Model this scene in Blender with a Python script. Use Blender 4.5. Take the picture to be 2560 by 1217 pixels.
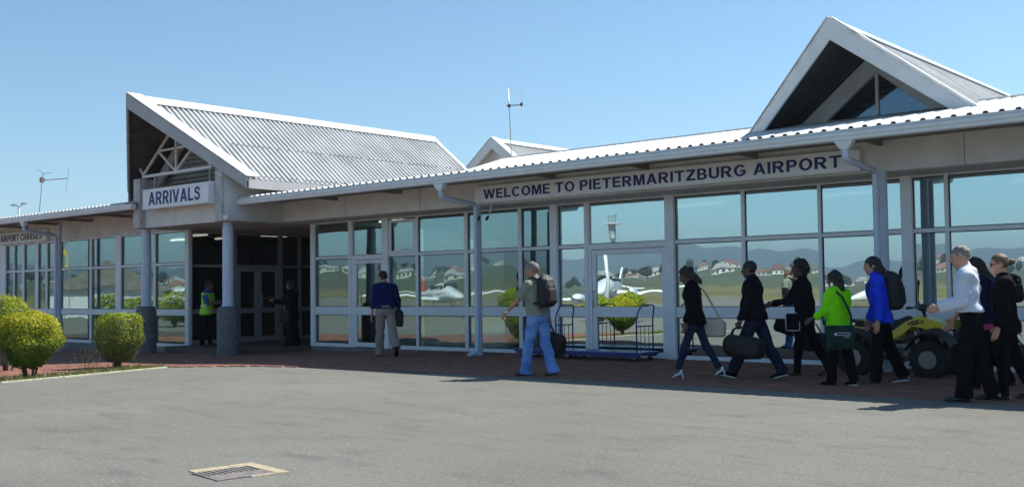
import bpy, math, random
import numpy as np
from mathutils import Vector, Matrix

# ---------------------------------------------------------------- camera, sky, sun, exposure
scene = bpy.context.scene
for o in list(bpy.data.objects):
    bpy.data.objects.remove(o)
COL = scene.collection
R = math.radians
cam_d = bpy.data.cameras.new('camera')
cam_d.sensor_fit = 'HORIZONTAL'
cam_d.sensor_width = 36.0
cam_d.lens = 36.0 * 2652.4 / 2560.0
cam_d.clip_start = 0.05
cam_d.clip_end = 20000
cam = bpy.data.objects.new('camera', cam_d)
COL.objects.link(cam)
_yaw, _pit, _rol = R(40.948), R(2.484), R(-0.760)
_f0 = Vector((-math.sin(_yaw), math.cos(_yaw), 0)); _r0 = Vector((math.cos(_yaw), math.sin(_yaw), 0)); _u0 = Vector((0, 0, 1))
_f = _f0 * math.cos(_pit) + _u0 * math.sin(_pit)
_u = -_f0 * math.sin(_pit) + _u0 * math.cos(_pit)
_r = _r0 * math.cos(_rol) + _u * math.sin(_rol)
_u = -_r0 * math.sin(_rol) + _u * math.cos(_rol)
cam.matrix_world = Matrix(((_r.x, _u.x, -_f.x, 0), (_r.y, _u.y, -_f.y, 0), (_r.z, _u.z, -_f.z, 1.37), (0, 0, 0, 1)))
scene.camera = cam

SUN = Vector((0.46, 1.0, 1.29)).normalized()          # direction towards the sun
SUN_EL = math.asin(SUN.z); SUN_AZ = math.atan2(SUN.x, SUN.y)
world = bpy.data.worlds.new('World'); scene.world = world; world.use_nodes = True
wn = world.node_tree.nodes; wl = world.node_tree.links
sky = wn.new('ShaderNodeTexSky'); sky.sky_type = 'NISHITA'; sky.sun_disc = False
sky.sun_elevation = SUN_EL; sky.sun_rotation = SUN_AZ
sky.altitude = 700; sky.air_density = 1.0; sky.dust_density = 0.45; sky.ozone_density = 1.0
tint = wn.new('ShaderNodeMix'); tint.data_type = 'RGBA'; tint.blend_type = 'MULTIPLY'; tint.inputs[0].default_value = 1.0
tint.inputs[7].default_value = (0.66, 0.96, 1.04, 1)           # the clear cyan-blue of this sky
wl.new(sky.outputs['Color'], tint.inputs[6]); wl.new(tint.outputs[2], wn['Background'].inputs['Color'])
wn['Background'].inputs['Strength'].default_value = 0.095
sl = bpy.data.lights.new('sun', 'SUN'); sl.energy = 5.0; sl.angle = R(0.53); sl.color = (1.0, 0.965, 0.90)
sun = bpy.data.objects.new('sun', sl); COL.objects.link(sun)
sun.rotation_euler = (-SUN).to_track_quat('-Z', 'Y').to_euler(); sun.location = (10, 30, 40)
scene.view_settings.view_transform = 'Standard'; scene.view_settings.look = 'None'
scene.view_settings.exposure = 0.6; scene.view_settings.gamma = 1.0
scene.view_settings.use_curve_mapping = False
scene.cycles.max_bounces = 7; scene.cycles.transparent_max_bounces = 12
rnd = random.Random(7)

# ---------------------------------------------------------------- materials
def mat(name, col, rough=0.6, metal=0.0, noise=0.0, nscale=8.0, bump=0.0, bscale=60.0, spec=0.5, col2=None, coat=0.0, sss=0.0, emit=None, objvar=0.0, detail=4.0):
    m = bpy.data.materials.new(name); m.use_nodes = True
    nt = m.node_tree; b = nt.nodes['Principled BSDF']; L = nt.links
    b.inputs['Base Color'].default_value = (*col, 1)
    b.inputs['Roughness'].default_value = rough; b.inputs['Metallic'].default_value = metal
    b.inputs['Specular IOR Level'].default_value = spec
    if coat: b.inputs['Coat Weight'].default_value = coat
    if sss:
        b.inputs['Subsurface Weight'].default_value = sss; b.inputs['Subsurface Radius'].default_value = (0.02, 0.008, 0.005)
    if emit:
        b.inputs['Emission Color'].default_value = (*emit[:3], 1); b.inputs['Emission Strength'].default_value = emit[3]
    tc = nt.nodes.new('ShaderNodeTexCoord')
    out = None
    if noise or col2:
        n = nt.nodes.new('ShaderNodeTexNoise'); n.inputs['Scale'].default_value = nscale; n.inputs['Detail'].default_value = detail
        L.new(tc.outputs['Object'], n.inputs['Vector'])
        rmp = nt.nodes.new('ShaderNodeMapRange'); rmp.inputs[1].default_value = 0.3; rmp.inputs[2].default_value = 0.7
        L.new(n.outputs['Fac'], rmp.inputs[0])
        mx = nt.nodes.new('ShaderNodeMix'); mx.data_type = 'RGBA'
        c2 = col2 if col2 else tuple(c * (1 + noise) for c in col)
        c1 = col if col2 else tuple(c * (1 - noise) for c in col)
        mx.inputs[6].default_value = (*c1, 1); mx.inputs[7].default_value = (*c2, 1)
        L.new(rmp.outputs[0], mx.inputs[0]); out = mx.outputs[2]
    if objvar:
        oi = nt.nodes.new('ShaderNodeObjectInfo')
        hv = nt.nodes.new('ShaderNodeHueSaturation')
        mr = nt.nodes.new('ShaderNodeMapRange'); mr.inputs[3].default_value = 1 - objvar; mr.inputs[4].default_value = 1 + objvar
        L.new(oi.outputs['Random'], mr.inputs[0]); L.new(mr.outputs[0], hv.inputs['Value'])
        if out: L.new(out, hv.inputs['Color'])
        else: hv.inputs['Color'].default_value = (*col, 1)
        out = hv.outputs['Color']
    if out: L.new(out, b.inputs['Base Color'])
    if bump:
        n2 = nt.nodes.new('ShaderNodeTexNoise'); n2.inputs['Scale'].default_value = bscale; n2.inputs['Detail'].default_value = 5
        L.new(tc.outputs['Object'], n2.inputs['Vector'])
        bp = nt.nodes.new('ShaderNodeBump'); bp.inputs['Strength'].default_value = bump; bp.inputs['Distance'].default_value = 0.01
        L.new(n2.outputs['Fac'], bp.inputs['Height']); L.new(bp.outputs['Normal'], b.inputs['Normal'])
    return m

def glass_mat(name, refl, tint, rtint, wav=0.028, wscale=1.1):
    m = bpy.data.materials.new(name); m.use_nodes = True
    nt = m.node_tree; nt.nodes.remove(nt.nodes['Principled BSDF']); L = nt.links
    out = nt.nodes['Material Output']
    tr = nt.nodes.new('ShaderNodeBsdfTransparent'); tr.inputs['Color'].default_value = (*tint, 1)
    gl = nt.nodes.new('ShaderNodeBsdfGlossy'); gl.inputs['Color'].default_value = (*rtint, 1); gl.inputs['Roughness'].default_value = 0.0
    mx = nt.nodes.new('ShaderNodeMixShader')
    lw = nt.nodes.new('ShaderNodeLayerWeight'); lw.inputs['Blend'].default_value = 0.35
    mr = nt.nodes.new('ShaderNodeMapRange'); mr.inputs[3].default_value = refl; mr.inputs[4].default_value = min(1, refl + 0.45)
    L.new(lw.outputs['Fresnel'], mr.inputs[0]); L.new(mr.outputs[0], mx.inputs[0])
    L.new(tr.outputs[0], mx.inputs[1]); L.new(gl.outputs[0], mx.inputs[2]); L.new(mx.outputs[0], out.inputs['Surface'])
    tc = nt.nodes.new('ShaderNodeTexCoord'); n = nt.nodes.new('ShaderNodeTexNoise'); n.inputs['Scale'].default_value = wscale; n.inputs['Detail'].default_value = 1.0
    L.new(tc.outputs['Object'], n.inputs['Vector'])
    bp = nt.nodes.new('ShaderNodeBump'); bp.inputs['Strength'].default_value = 1.0; bp.inputs['Distance'].default_value = wav * 0.1
    L.new(n.outputs['Fac'], bp.inputs['Height']); L.new(bp.outputs['Normal'], gl.inputs['Normal'])
    return m

M = {}
M['roof'] = mat('white_roof_sheet', (0.60, 0.60, 0.585), 0.45, 0.0, noise=0.10, nscale=2.2, spec=0.4)
M['roof'] = mat('white_roof_sheet', (0.50, 0.495, 0.475), 0.5, col2=(0.66, 0.66, 0.645), nscale=1.1, spec=0.35, detail=9)
M['cap'] = mat('white_flashing', (0.74, 0.74, 0.73), 0.5, noise=0.06, nscale=3)
M['fascia'] = mat('grey_fascia', (0.46, 0.45, 0.445), 0.6, noise=0.08, nscale=3)
M['fascia2'] = mat('white_barge_board', (0.76, 0.76, 0.75), 0.6, noise=0.06, nscale=3)
M['paint'] = mat('off_white_wall_paint', (0.70, 0.675, 0.64), 0.75, noise=0.10, nscale=2.5, bump=0.12, bscale=25)
M['worn'] = mat('worn_white_paint', (0.62, 0.62, 0.62), 0.75, col2=(0.40, 0.36, 0.35), nscale=7, bump=0.3, bscale=30, detail=7)
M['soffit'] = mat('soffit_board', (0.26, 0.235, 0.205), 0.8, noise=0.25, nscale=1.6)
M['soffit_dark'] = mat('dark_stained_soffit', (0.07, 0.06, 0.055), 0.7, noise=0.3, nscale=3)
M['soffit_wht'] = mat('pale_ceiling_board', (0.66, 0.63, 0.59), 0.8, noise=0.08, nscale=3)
M['slat'] = mat('gable_slat', (0.36, 0.33, 0.29), 0.75, noise=0.15, nscale=5)
M['gutter'] = mat('grey_white_gutter', (0.78, 0.79, 0.80), 0.4, noise=0.06, nscale=4)
M['frame'] = mat('pale_blue_window_frame', (0.80, 0.82, 0.86), 0.35, noise=0.05, nscale=6)
M['pipe'] = mat('pale_blue_pipe', (0.56, 0.63, 0.77), 0.35, noise=0.07, nscale=5)
M['rubber'] = mat('black_gasket', (0.02, 0.02, 0.022), 0.6)
M['ped'] = mat('charcoal_pedestal', (0.095, 0.088, 0.10), 0.7, col2=(0.16, 0.15, 0.155), nscale=9, bump=0.25, bscale=40)
M['chip'] = mat('chipped_plaster', (0.45, 0.44, 0.43), 0.8, noise=0.2)
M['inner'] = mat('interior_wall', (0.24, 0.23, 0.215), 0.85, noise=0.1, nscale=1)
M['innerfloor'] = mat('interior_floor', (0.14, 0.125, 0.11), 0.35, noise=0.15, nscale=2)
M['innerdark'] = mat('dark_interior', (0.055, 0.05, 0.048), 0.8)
M['doorfr'] = mat('grey_door_frame', (0.34, 0.34, 0.36), 0.4, noise=0.05)
M['steel'] = mat('brushed_steel', (0.6, 0.6, 0.6), 0.3, 1.0)
M['strip'] = mat('ceiling_light', (0.9, 0.9, 0.85), 0.5, emit=(1.0, 0.93, 0.78, 2.6))
M['blind'] = mat('venetian_blind', (0.60, 0.62, 0.57), 0.6)
M['signw'] = mat('white_sign_board', (0.84, 0.84, 0.85), 0.45, noise=0.07, nscale=2.5)
M['signtxt'] = mat('navy_lettering', (0.012, 0.025, 0.16), 0.5)
M['signtxt2'] = mat('dark_lettering', (0.03, 0.035, 0.05), 0.5)
M['concrete'] = mat('concrete_plinth', (0.20, 0.19, 0.18), 0.85, noise=0.2, nscale=4, bump=0.2)
M['brick'] = mat('red_paver', (0.235, 0.100, 0.066), 0.85, noise=0.18, nscale=3.0, bump=0.2, bscale=90, objvar=0.18)
M['joint'] = mat('paving_sand_joint', (0.10, 0.075, 0.06), 0.95, noise=0.3, nscale=30)
M['kerb'] = mat('pale_kerb', (0.42, 0.39, 0.29), 0.85, noise=0.2, nscale=14, bump=0.2)
M['soil'] = mat('bed_soil', (0.17, 0.115, 0.065), 0.95, noise=0.35, nscale=10, bump=0.4)
M['filmglass'] = glass_mat('reflective_film_glass', 0.68, (0.30, 0.34, 0.34), (0.80, 0.94, 0.93))
M['glass'] = glass_mat('tinted_glass', 0.22, (0.66, 0.74, 0.71), (0.80, 0.95, 0.95))
M['doorglass'] = glass_mat('dark_door_glass', 0.08, (0.35, 0.35, 0.36), (0.8, 0.85, 0.9))
M['gableglass'] = glass_mat('blue_gable_glass', 0.10, (0.75, 0.8, 0.85), (0.7, 0.85, 1.0))

# asphalt: fine aggregate, broad tone patches, a few stains and cracks
def asphalt():
    m = bpy.data.materials.new('asphalt'); m.use_nodes = True
    nt = m.node_tree; b = nt.nodes['Principled BSDF']; L = nt.links
    tc = nt.nodes.new('ShaderNodeTexCoord')
    def noise(scale, det, rough=0.6, stretch=None):
        n = nt.nodes.new('ShaderNodeTexNoise'); n.inputs['Scale'].default_value = scale; n.inputs['Detail'].default_value = det; n.inputs['Roughness'].default_value = rough
        if stretch:
            mp = nt.nodes.new('ShaderNodeMapping'); mp.inputs['Scale'].default_value = stretch; mp.inputs['Rotation'].default_value = (0, 0, 0.5)
            L.new(tc.outputs['Object'], mp.inputs['Vector']); L.new(mp.outputs[0], n.inputs['Vector'])
        else: L.new(tc.outputs['Object'], n.inputs['Vector'])
        return n.outputs['Fac']
    def mixc(fac, a, bb, lo=0.35, hi=0.65):
        mr = nt.nodes.new('ShaderNodeMapRange'); mr.inputs[1].default_value = lo; mr.inputs[2].default_value = hi; L.new(fac, mr.inputs[0])
        mx = nt.nodes.new('ShaderNodeMix'); mx.data_type = 'RGBA'; L.new(mr.outputs[0], mx.inputs[0])
        for s, v in ((6, a), (7, bb)):
            if isinstance(v, tuple): mx.inputs[s].default_value = (*v, 1)
            else: L.new(v, mx.inputs[s])
        return mx.outputs[2]
    base = mixc(noise(0.35, 5), (0.190, 0.184, 0.156), (0.232, 0.226, 0.196))
    base = mixc(noise(1.1, 6, 0.65, (1, 2.6, 1)), base, (0.145, 0.141, 0.130), 0.52, 0.72)
    base = mixc(noise(45, 5, 0.75), base, (0.060, 0.058, 0.052), 0.47, 0.80)
    base = mixc(noise(22, 5, 0.7), base, (0.36, 0.35, 0.31), 0.54, 0.82)
    base = mixc(noise(9, 4), base, (0.225, 0.218, 0.195), 0.56, 0.8)
    fine = noise(160, 3)
    base = mixc(fine, base, (0.10, 0.097, 0.09), 0.55, 0.85)
    base = mixc(noise(230, 2), base, (0.34, 0.33, 0.31), 0.62, 0.82)
    base = mixc(noise(0.8, 7, 0.7, (0.35, 3.2, 1)), base, (0.125, 0.123, 0.113), 0.60, 0.85)
    L.new(base, b.inputs['Base Color'])
    b.inputs['Roughness'].default_value = 0.92; b.inputs['Specular IOR Level'].default_value = 0.2
    bp = nt.nodes.new('ShaderNodeBump'); bp.inputs['Strength'].default_value = 0.9; bp.inputs['Distance'].default_value = 0.012
    L.new(noise(70, 4, 0.7), bp.inputs['Height']); L.new(bp.outputs['Normal'], b.inputs['Normal'])
    return m
M['asphalt'] = asphalt()

# ---------------------------------------------------------------- geometry helpers
OFF = {}                       # world offset of every parent, so parts are written in world coordinates
class MB:
    def __init__(s): s.v = []; s.f = []
    def add(s, vs, fs):
        n = len(s.v); s.v += [tuple(p) for p in vs]; s.f += [tuple(i + n for i in f) for f in fs]; return s
    def box(s, x0, x1, y0, y1, z0, z1):
        return s.add([(x0,y0,z0),(x1,y0,z0),(x1,y1,z0),(x0,y1,z0),(x0,y0,z1),(x1,y0,z1),(x1,y1,z1),(x0,y1,z1)],
                     [(0,3,2,1),(4,5,6,7),(0,1,5,4),(1,2,6,5),(2,3,7,6),(3,0,4,7)])
    def hexa(s, b, t):          # bottom ring of 4, top ring of 4
        return s.add(list(b) + list(t), [(0,3,2,1),(4,5,6,7),(0,1,5,4),(1,2,6,5),(2,3,7,6),(3,0,4,7)])
    def bar(s, p, q, w, h, up=(0,0,1)):
        p = Vector(p); q = Vector(q); d = (q - p).normalized(); up = Vector(up)
        if abs(d.dot(up)) > 0.99: up = Vector((0,1,0))
        r = d.cross(up).normalized(); u = r.cross(d)
        a = [p + r*(sx*w/2) + u*(sz*h/2) for sx, sz in ((-1,-1),(1,-1),(1,1),(-1,1))]
        c = [x + (q - p) for x in a]
        return s.add(a + c, [(0,1,2,3),(7,6,5,4),(0,4,5,1),(1,5,6,2),(2,6,7,3),(3,7,4,0)])
    def tube(s, pts, r, n=10, cap=True):
        pts = [Vector(p) for p in pts]; rs = r if isinstance(r, (list, tuple)) else [r]*len(pts)
        base = len(s.v); ref = None
        for i, p in enumerate(pts):
            d = (pts[min(i+1, len(pts)-1)] - pts[max(i-1, 0)]).normalized()
            if ref is None:
                ref = Vector((0,0,1)) if abs(d.z) < 0.9 else Vector((1,0,0))
            x = (ref - d*ref.dot(d)).normalized(); ref = x; y = d.cross(x)
            for k in range(n):
                a = 2*math.pi*k/n; s.v.append(tuple(p + x*(rs[i]*math.cos(a)) + y*(rs[i]*math.sin(a))))
        for i in range(len(pts)-1):
            for k in range(n):
                a = base+i*n+k; b = base+i*n+(k+1) % n
                s.f.append((a, b, b+n, a+n))
        if cap:
            s.f.append(tuple(base+k for k in reversed(range(n)))); s.f.append(tuple(base+(len(pts)-1)*n+k for k in range(n)))
        return s
    def lathe(s, prof, c=(0,0,0), n=24, axis='z'):
        base = len(s.v)
        for r, h in prof:
            for k in range(n):
                a = 2*math.pi*k/n
                if axis == 'z': p = (c[0]+r*math.cos(a), c[1]+r*math.sin(a), c[2]+h)
                elif axis == 'y': p = (c[0]+r*math.cos(a), c[1]+h, c[2]-r*math.sin(a))
                else: p = (c[0]+h, c[1]+r*math.cos(a), c[2]+r*math.sin(a))
                s.v.append(p)
        for i in range(len(prof)-1):
            for k in range(n):
                a = base+i*n+k; b = base+i*n+(k+1) % n
                s.f.append((a, b, b+n, a+n))
        s.f.append(tuple(base+k for k in reversed(range(n)))); s.f.append(tuple(base+(len(prof)-1)*n+k for k in range(n)))
        return s
    def ball(s, c, r, n=12, m=8):
        rx, ry, rz = r if isinstance(r, tuple) else (r, r, r)
        base = len(s.v)
        s.v.append((c[0], c[1], c[2]-rz))
        for i in range(1, m):
            t = math.pi*i/m
            for k in range(n):
                a = 2*math.pi*k/n
                s.v.append((c[0]+rx*math.sin(t)*math.cos(a), c[1]+ry*math.sin(t)*math.sin(a), c[2]-rz*math.cos(t)))
        s.v.append((c[0], c[1], c[2]+rz)); top = len(s.v)-1
        for k in range(n):
            s.f.append((base, base+1+(k+1) % n, base+1+k))
            s.f.append((top, base+1+(m-2)*n+k, base+1+(m-2)*n+(k+1) % n))
        for i in range(m-2):
            for k in range(n):
                a = base+1+i*n+k; b = base+1+i*n+(k+1) % n
                s.f.append((a, b, b+n, a+n))
        return s
    def prism(s, poly, d):      # poly: list of 3-D points (planar), extruded by vector d
        n = len(poly); d = Vector(d); a = [Vector(p) for p in poly]
        return s.add(a + [p + d for p in a], [tuple(reversed(range(n))), tuple(range(n, 2*n))] + [(i, (i+1) % n, n+(i+1) % n, n+i) for i in range(n)])
    def build(s, name, m, parent=None, smooth=False, bevel=0.0, local=False):
        off = Vector((0,0,0)) if (local or parent is None) else OFF.get(parent.name, Vector((0,0,0)))
        me = bpy.data.meshes.new(name)
        me.from_pydata([tuple(Vector(p) - off) for p in s.v], [], s.f)
        me.update()
        o = bpy.data.objects.new(name, me); COL.objects.link(o)
        if m is not None: me.materials.append(M[m] if isinstance(m, str) else m)
        if parent is not None: o.parent = parent
        OFF[o.name] = off
        if smooth:
            for p in me.polygons: p.use_smooth = True
        if bevel:
            bv = o.modifiers.new('bevel', 'BEVEL'); bv.width = bevel; bv.segments = 2; bv.limit_method = 'ANGLE'; bv.angle_limit = R(40)
        return o
def smooth_angle(o, deg=40):
    me = o.data
    for p in me.polygons: p.use_smooth = True
    try: me.set_sharp_from_angle(angle=R(deg))
    except Exception: pass
    return o
def tag(o, label=None, cat=None, group=None, kind=None):
    if label: o['label'] = label
    if cat: o['category'] = cat
    if group: o['group'] = group
    if kind: o['kind'] = kind
    return o
def thing(name, label, cat, loc=(0,0,0), rz=0.0, group=None):
    o = bpy.data.objects.new(name, None); COL.objects.link(o); o.empty_display_size = 0.2
    o.location = loc; o.rotation_euler = (0, 0, rz); OFF[o.name] = Vector(loc)
    return tag(o, label, cat, group)
def copy_tree(o, parent=None):
    c = o.copy(); COL.objects.link(c)
    if parent is not None: c.parent = parent
    OFF[c.name] = OFF.get(o.name, Vector((0,0,0)))
    for ch in list(o.children): copy_tree(ch, c)
    return c
def arrmesh(name, V, F, m, parent=None, smooth=True):
    me = bpy.data.meshes.new(name); V = np.asarray(V, np.float32); F = np.asarray(F, np.int32)
    k = F.shape[1]
    me.vertices.add(len(V)); me.vertices.foreach_set('co', V.ravel())
    me.loops.add(F.size); me.loops.foreach_set('vertex_index', F.ravel())
    me.polygons.add(len(F)); me.polygons.foreach_set('loop_start', np.arange(0, F.size, k, dtype=np.int32))
    if smooth: me.polygons.foreach_set('use_smooth', np.ones(len(F), bool))
    me.update(calc_edges=True); me.validate()
    o = bpy.data.objects.new(name, me); COL.objects.link(o)
    if m is not None: me.materials.append(M[m] if isinstance(m, str) else m)
    if parent is not None: o.parent = parent
    OFF[o.name] = Vector((0,0,0))
    return o
from mathutils.geometry import tessellate_polygon
def _arc(cx, cy, rx, ry, a0, a1, n=14): return [(cx+rx*math.cos(R(a0+(a1-a0)*k/n)), cy+ry*math.sin(R(a0+(a1-a0)*k/n))) for k in range(n+1)]
def _stroke(path, w):
    L, Rr = [], []
    for i, p in enumerate(path):
        a = Vector(path[max(i-1, 0)]); b = Vector(path[min(i+1, len(path)-1)]); d = (b-a).normalized(); n = Vector((-d.y, d.x))*w/2
        L.append((p[0]+n.x, p[1]+n.y)); Rr.append((p[0]-n.x, p[1]-n.y))
    return L+Rr[::-1]
GLYPH = {
 'I': (.20, [[(0, 0), (.2, 0), (.2, 1), (0, 1)]]),
 'L': (.64, [[(0, 0), (.64, 0), (.64, .18), (.2, .18), (.2, 1), (0, 1)]]),
 'E': (.68, [[(0, 0), (.68, 0), (.68, .17), (.2, .17), (.2, .42), (.62, .42), (.62, .59), (.2, .59), (.2, .83), (.66, .83), (.66, 1), (0, 1)]]),
 'T': (.76, [[(.28, 0), (.48, 0), (.48, .83), (.76, .83), (.76, 1), (0, 1), (0, .83), (.28, .83)]]),
 'H': (.74, [[(0, 0), (.2, 0), (.2, .42), (.54, .42), (.54, 0), (.74, 0), (.74, 1), (.54, 1), (.54, .6), (.2, .6), (.2, 1), (0, 1)]]),
 'A': (.86, [[(0, 0), (.21, 0), (.285, .21), (.575, .21), (.65, 0), (.86, 0), (.545, 1), (.315, 1)], [(.345, .38), (.515, .38), (.43, .72)]]),
 'V': (.84, [[(.31, 0), (.53, 0), (.84, 1), (.62, 1), (.42, .28), (.22, 1), (0, 1)]]),
 'W': (1.18, [[(.22, 0), (.44, 0), (.59, .66), (.74, 0), (.96, 0), (1.18, 1), (.97, 1), (.845, .33), (.70, 1), (.48, 1), (.335, .33), (.21, 1), (0, 1)]]),
 'M': (.92, [[(0, 0), (.19, 0), (.19, .72), (.37, 0), (.55, 0), (.73, .72), (.73, 0), (.92, 0), (.92, 1), (.63, 1), (.46, .36), (.29, 1), (0, 1)]]),
 'Z': (.70, [[(0, 0), (.70, 0), (.70, .18), (.26, .18), (.69, .82), (.69, 1), (.03, 1), (.03, .82), (.44, .82), (0, .19)]]),
 'O': (.88, [_arc(.44, .5, .44, .515, 0, 347, 26), _arc(.44, .5, .235, .345, 0, 347, 26)]),
 'C': (.82, [_arc(.43, .5, .43, .515, 38, 322, 24)+_arc(.43, .5, .225, .345, 316, 44, 24)]),
 'G': (.88, [_arc(.44, .5, .44, .515, 38, 318, 24)+[(.84, .17), (.84, .54), (.46, .54), (.46, .37), (.64, .37), (.64, .24)]+_arc(.44, .5, .235, .345, 306, 44, 22)]),
 'P': (.70, [[(0, 0), (.2, 0), (.2, .36), (.40, .36)]+_arc(.40, .68, .31, .32, -90, 90)+[(0, 1)], [(.2, .53), (.39, .53)]+_arc(.39, .68, .12, .15, -90, 90, 8)+[(.2, .83)]]),
 'R': (.80, [[(0, 0), (.2, 0), (.2, .40), (.32, .40), (.55, 0), (.80, 0), (.56, .42)]+_arc(.44, .70, .31, .30, -60, 90)+[(0, 1)], [(.2, .56), (.43, .56)]+_arc(.43, .695, .12, .138, -90, 90, 8)+[(.2, .833)]]),
 'B': (.74, [[(0, 0)]+_arc(.42, .285, .32, .285, -90, 62)+_arc(.40, .745, .29, .255, -52, 90)+[(0, 1)], [(.2, .16), (.40, .16)]+_arc(.40, .295, .125, .135, -90, 90, 8)+[(.2, .43)], [(.2, .58), (.38, .58)]+_arc(.38, .71, .11, .13, -90, 90, 8)+[(.2, .84)]]),
 'U': (.76, [[(0, 1)]+_arc(.38, .37, .38, .385, 180, 360, 18)+[(.76, 1), (.56, 1)]+_arc(.38, .38, .18, .215, 0, -180, 14)+[(.2, 1)]]),
 'S': (.70, [_stroke([(.60, .70), (.555, .82), (.46, .895), (.34, .92), (.22, .895), (.135, .82), (.125, .71), (.19, .615), (.33, .55), (.47, .495), (.575, .41), (.60, .29), (.555, .17), (.45, .10), (.34, .08), (.21, .105), (.125, .19), (.095, .31)], .185)]),
 'D': (.74, [[(0, 0), (.34, 0)]+_arc(.34, .5, .40, .5, -90, 90)+[(0, 1)], [(.2, .17), (.33, .17)]+_arc(.33, .5, .20, .33, -90, 90)+[(.2, .83)]]),
}
def lettering(name, txt, m, x0, x1, y, z0, cap, parent, gap=.14, depth=.006):
    """bold sans letters, each a raised piece of its own on the board"""
    tot = 0
    for ch in txt: tot += .36 if ch == ' ' else GLYPH[ch][0]+gap
    sx = (x1-x0)/(tot-gap); x = x0
    for ch in txt:
        if ch == ' ': x += .36*sx; continue
        w, loops = GLYPH[ch]
        tri = tessellate_polygon([[Vector((p[0], p[1], 0)) for p in l] for l in loops])
        flat = [p for l in loops for p in l]; n = len(flat)
        mb = MB()
        mb.v = [(x+p[0]*sx, y, z0+p[1]*cap) for p in flat]+[(x+p[0]*sx, y+depth, z0+p[1]*cap) for p in flat]
        for t in tri:
            a, b, c = (flat[i] for i in t)
            ccw = (b[0]-a[0])*(c[1]-a[1])-(b[1]-a[1])*(c[0]-a[0]) > 0
            mb.f.append(tuple(t) if ccw else tuple(reversed(t)))
        k = 0
        for l in loops:
            for i in range(len(l)): p, q = k+i, k+(i+1) % len(l); mb.f.append((p, p+n, q+n, q))
            k += len(l)
        mb.build('letter', m, parent)
        x += (w+gap)*sx
# ---------------------------------------------------------------- ground
def sstep(a, b, x):
    t = min(1, max(0, (x-a)/(b-a))); return t*t*(3-2*t)
def gz(x, y=0):
    if x > -16: return 0.0
    if x > -21.5: return -0.13*(1-sstep(-21.5, -16, x))
    return max(-0.36, -0.13 - 0.02*(-21.5-x))
def hills(px, py):
    r = math.hypot(px, py); th = math.atan2(py, px)
    z = -0.45
    w = sstep(380, 1500, r)
    z += w*(22 + 8*math.sin(3*th+1.0) + 6*math.sin(7*th+0.4))
    w2 = sstep(2300, 4600, r)*(1 - 0.5*sstep(5200, 9000, r))
    z += w2*(92 + 28*math.sin(2.3*th+0.7) + 18*math.sin(6.1*th+2.0) + 12*math.sin(13*th) + 6*math.sin(29*th+1))
    return z
def build_terrain():
    rs = [0, 60, 120, 200, 300, 400, 500, 620, 760, 900, 1050, 1200, 1400, 1600, 1900, 2300, 2700, 3100, 3500, 3900, 4300, 4700, 5300, 6200, 7500, 9000, 12000]
    n = 200; mb = MB(); mb.v.append((0, 0, -0.45))
    for r in rs[1:]:
        for k in range(n):
            a = 2*math.pi*k/n; x, y = r*math.cos(a), r*math.sin(a); mb.v.append((x, y, hills(x, y)))
    for k in range(n): mb.f.append((0, 1+k, 1+(k+1) % n))
    for i in range(len(rs)-2):
        for k in range(n):
            a = 1+i*n+k; b = 1+i*n+(k+1) % n; mb.f.append((a, a+n, b+n, b))
    m = bpy.data.materials.new('airfield_grass_and_hills'); m.use_nodes = True
    nt = m.node_tree; b = nt.nodes['Principled BSDF']; L = nt.links
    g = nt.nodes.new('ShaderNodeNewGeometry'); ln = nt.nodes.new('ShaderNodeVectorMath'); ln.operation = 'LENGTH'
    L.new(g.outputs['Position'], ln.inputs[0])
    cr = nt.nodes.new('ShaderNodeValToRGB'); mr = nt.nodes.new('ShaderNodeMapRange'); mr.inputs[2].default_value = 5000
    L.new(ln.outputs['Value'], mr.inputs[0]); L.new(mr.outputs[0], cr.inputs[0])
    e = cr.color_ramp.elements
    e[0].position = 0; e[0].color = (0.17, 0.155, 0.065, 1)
    e[1].position = 1; e[1].color = (0.075, 0.115, 0.14, 1)  # far stops turn bluer: the haze of distant air put into the hill colour
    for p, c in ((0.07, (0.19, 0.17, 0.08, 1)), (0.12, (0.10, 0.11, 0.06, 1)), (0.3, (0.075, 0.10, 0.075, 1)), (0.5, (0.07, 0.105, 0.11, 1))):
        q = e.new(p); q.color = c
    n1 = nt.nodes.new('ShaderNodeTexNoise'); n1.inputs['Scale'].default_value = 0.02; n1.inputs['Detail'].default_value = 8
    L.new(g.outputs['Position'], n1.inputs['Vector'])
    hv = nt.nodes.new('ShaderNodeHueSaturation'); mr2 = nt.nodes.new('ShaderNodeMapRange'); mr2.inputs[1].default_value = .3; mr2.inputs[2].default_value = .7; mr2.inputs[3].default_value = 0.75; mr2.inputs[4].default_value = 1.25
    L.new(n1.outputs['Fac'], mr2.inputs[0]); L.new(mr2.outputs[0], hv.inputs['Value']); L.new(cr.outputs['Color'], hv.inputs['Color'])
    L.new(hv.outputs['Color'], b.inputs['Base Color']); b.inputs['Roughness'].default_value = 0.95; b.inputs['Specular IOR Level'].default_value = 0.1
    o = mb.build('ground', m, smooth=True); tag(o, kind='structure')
build_terrain()
# asphalt apron (one sheet following the slight fall to the left)
mb = MB()
xs = [-130, -90, -60, -45, -36, -33, -30, -27, -24, -21.5, -20.5, -19.5, -18.5, -17.5, -16.5, -16, -10, 0, 20, 70]
ys = [-75, -40, -15, 0, 8, 12, 16, 22, 40]
for y in ys:
    for x in xs: mb.v.append((x, y, gz(x)))
for j in range(len(ys)-1):
    for i in range(len(xs)-1):
        a = j*len(xs)+i; mb.f.append((a, a+1, a+1+len(xs), a+len(xs)))
apron = mb.build('asphalt_apron', 'asphalt', smooth=True); tag(apron, kind='structure')
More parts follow.
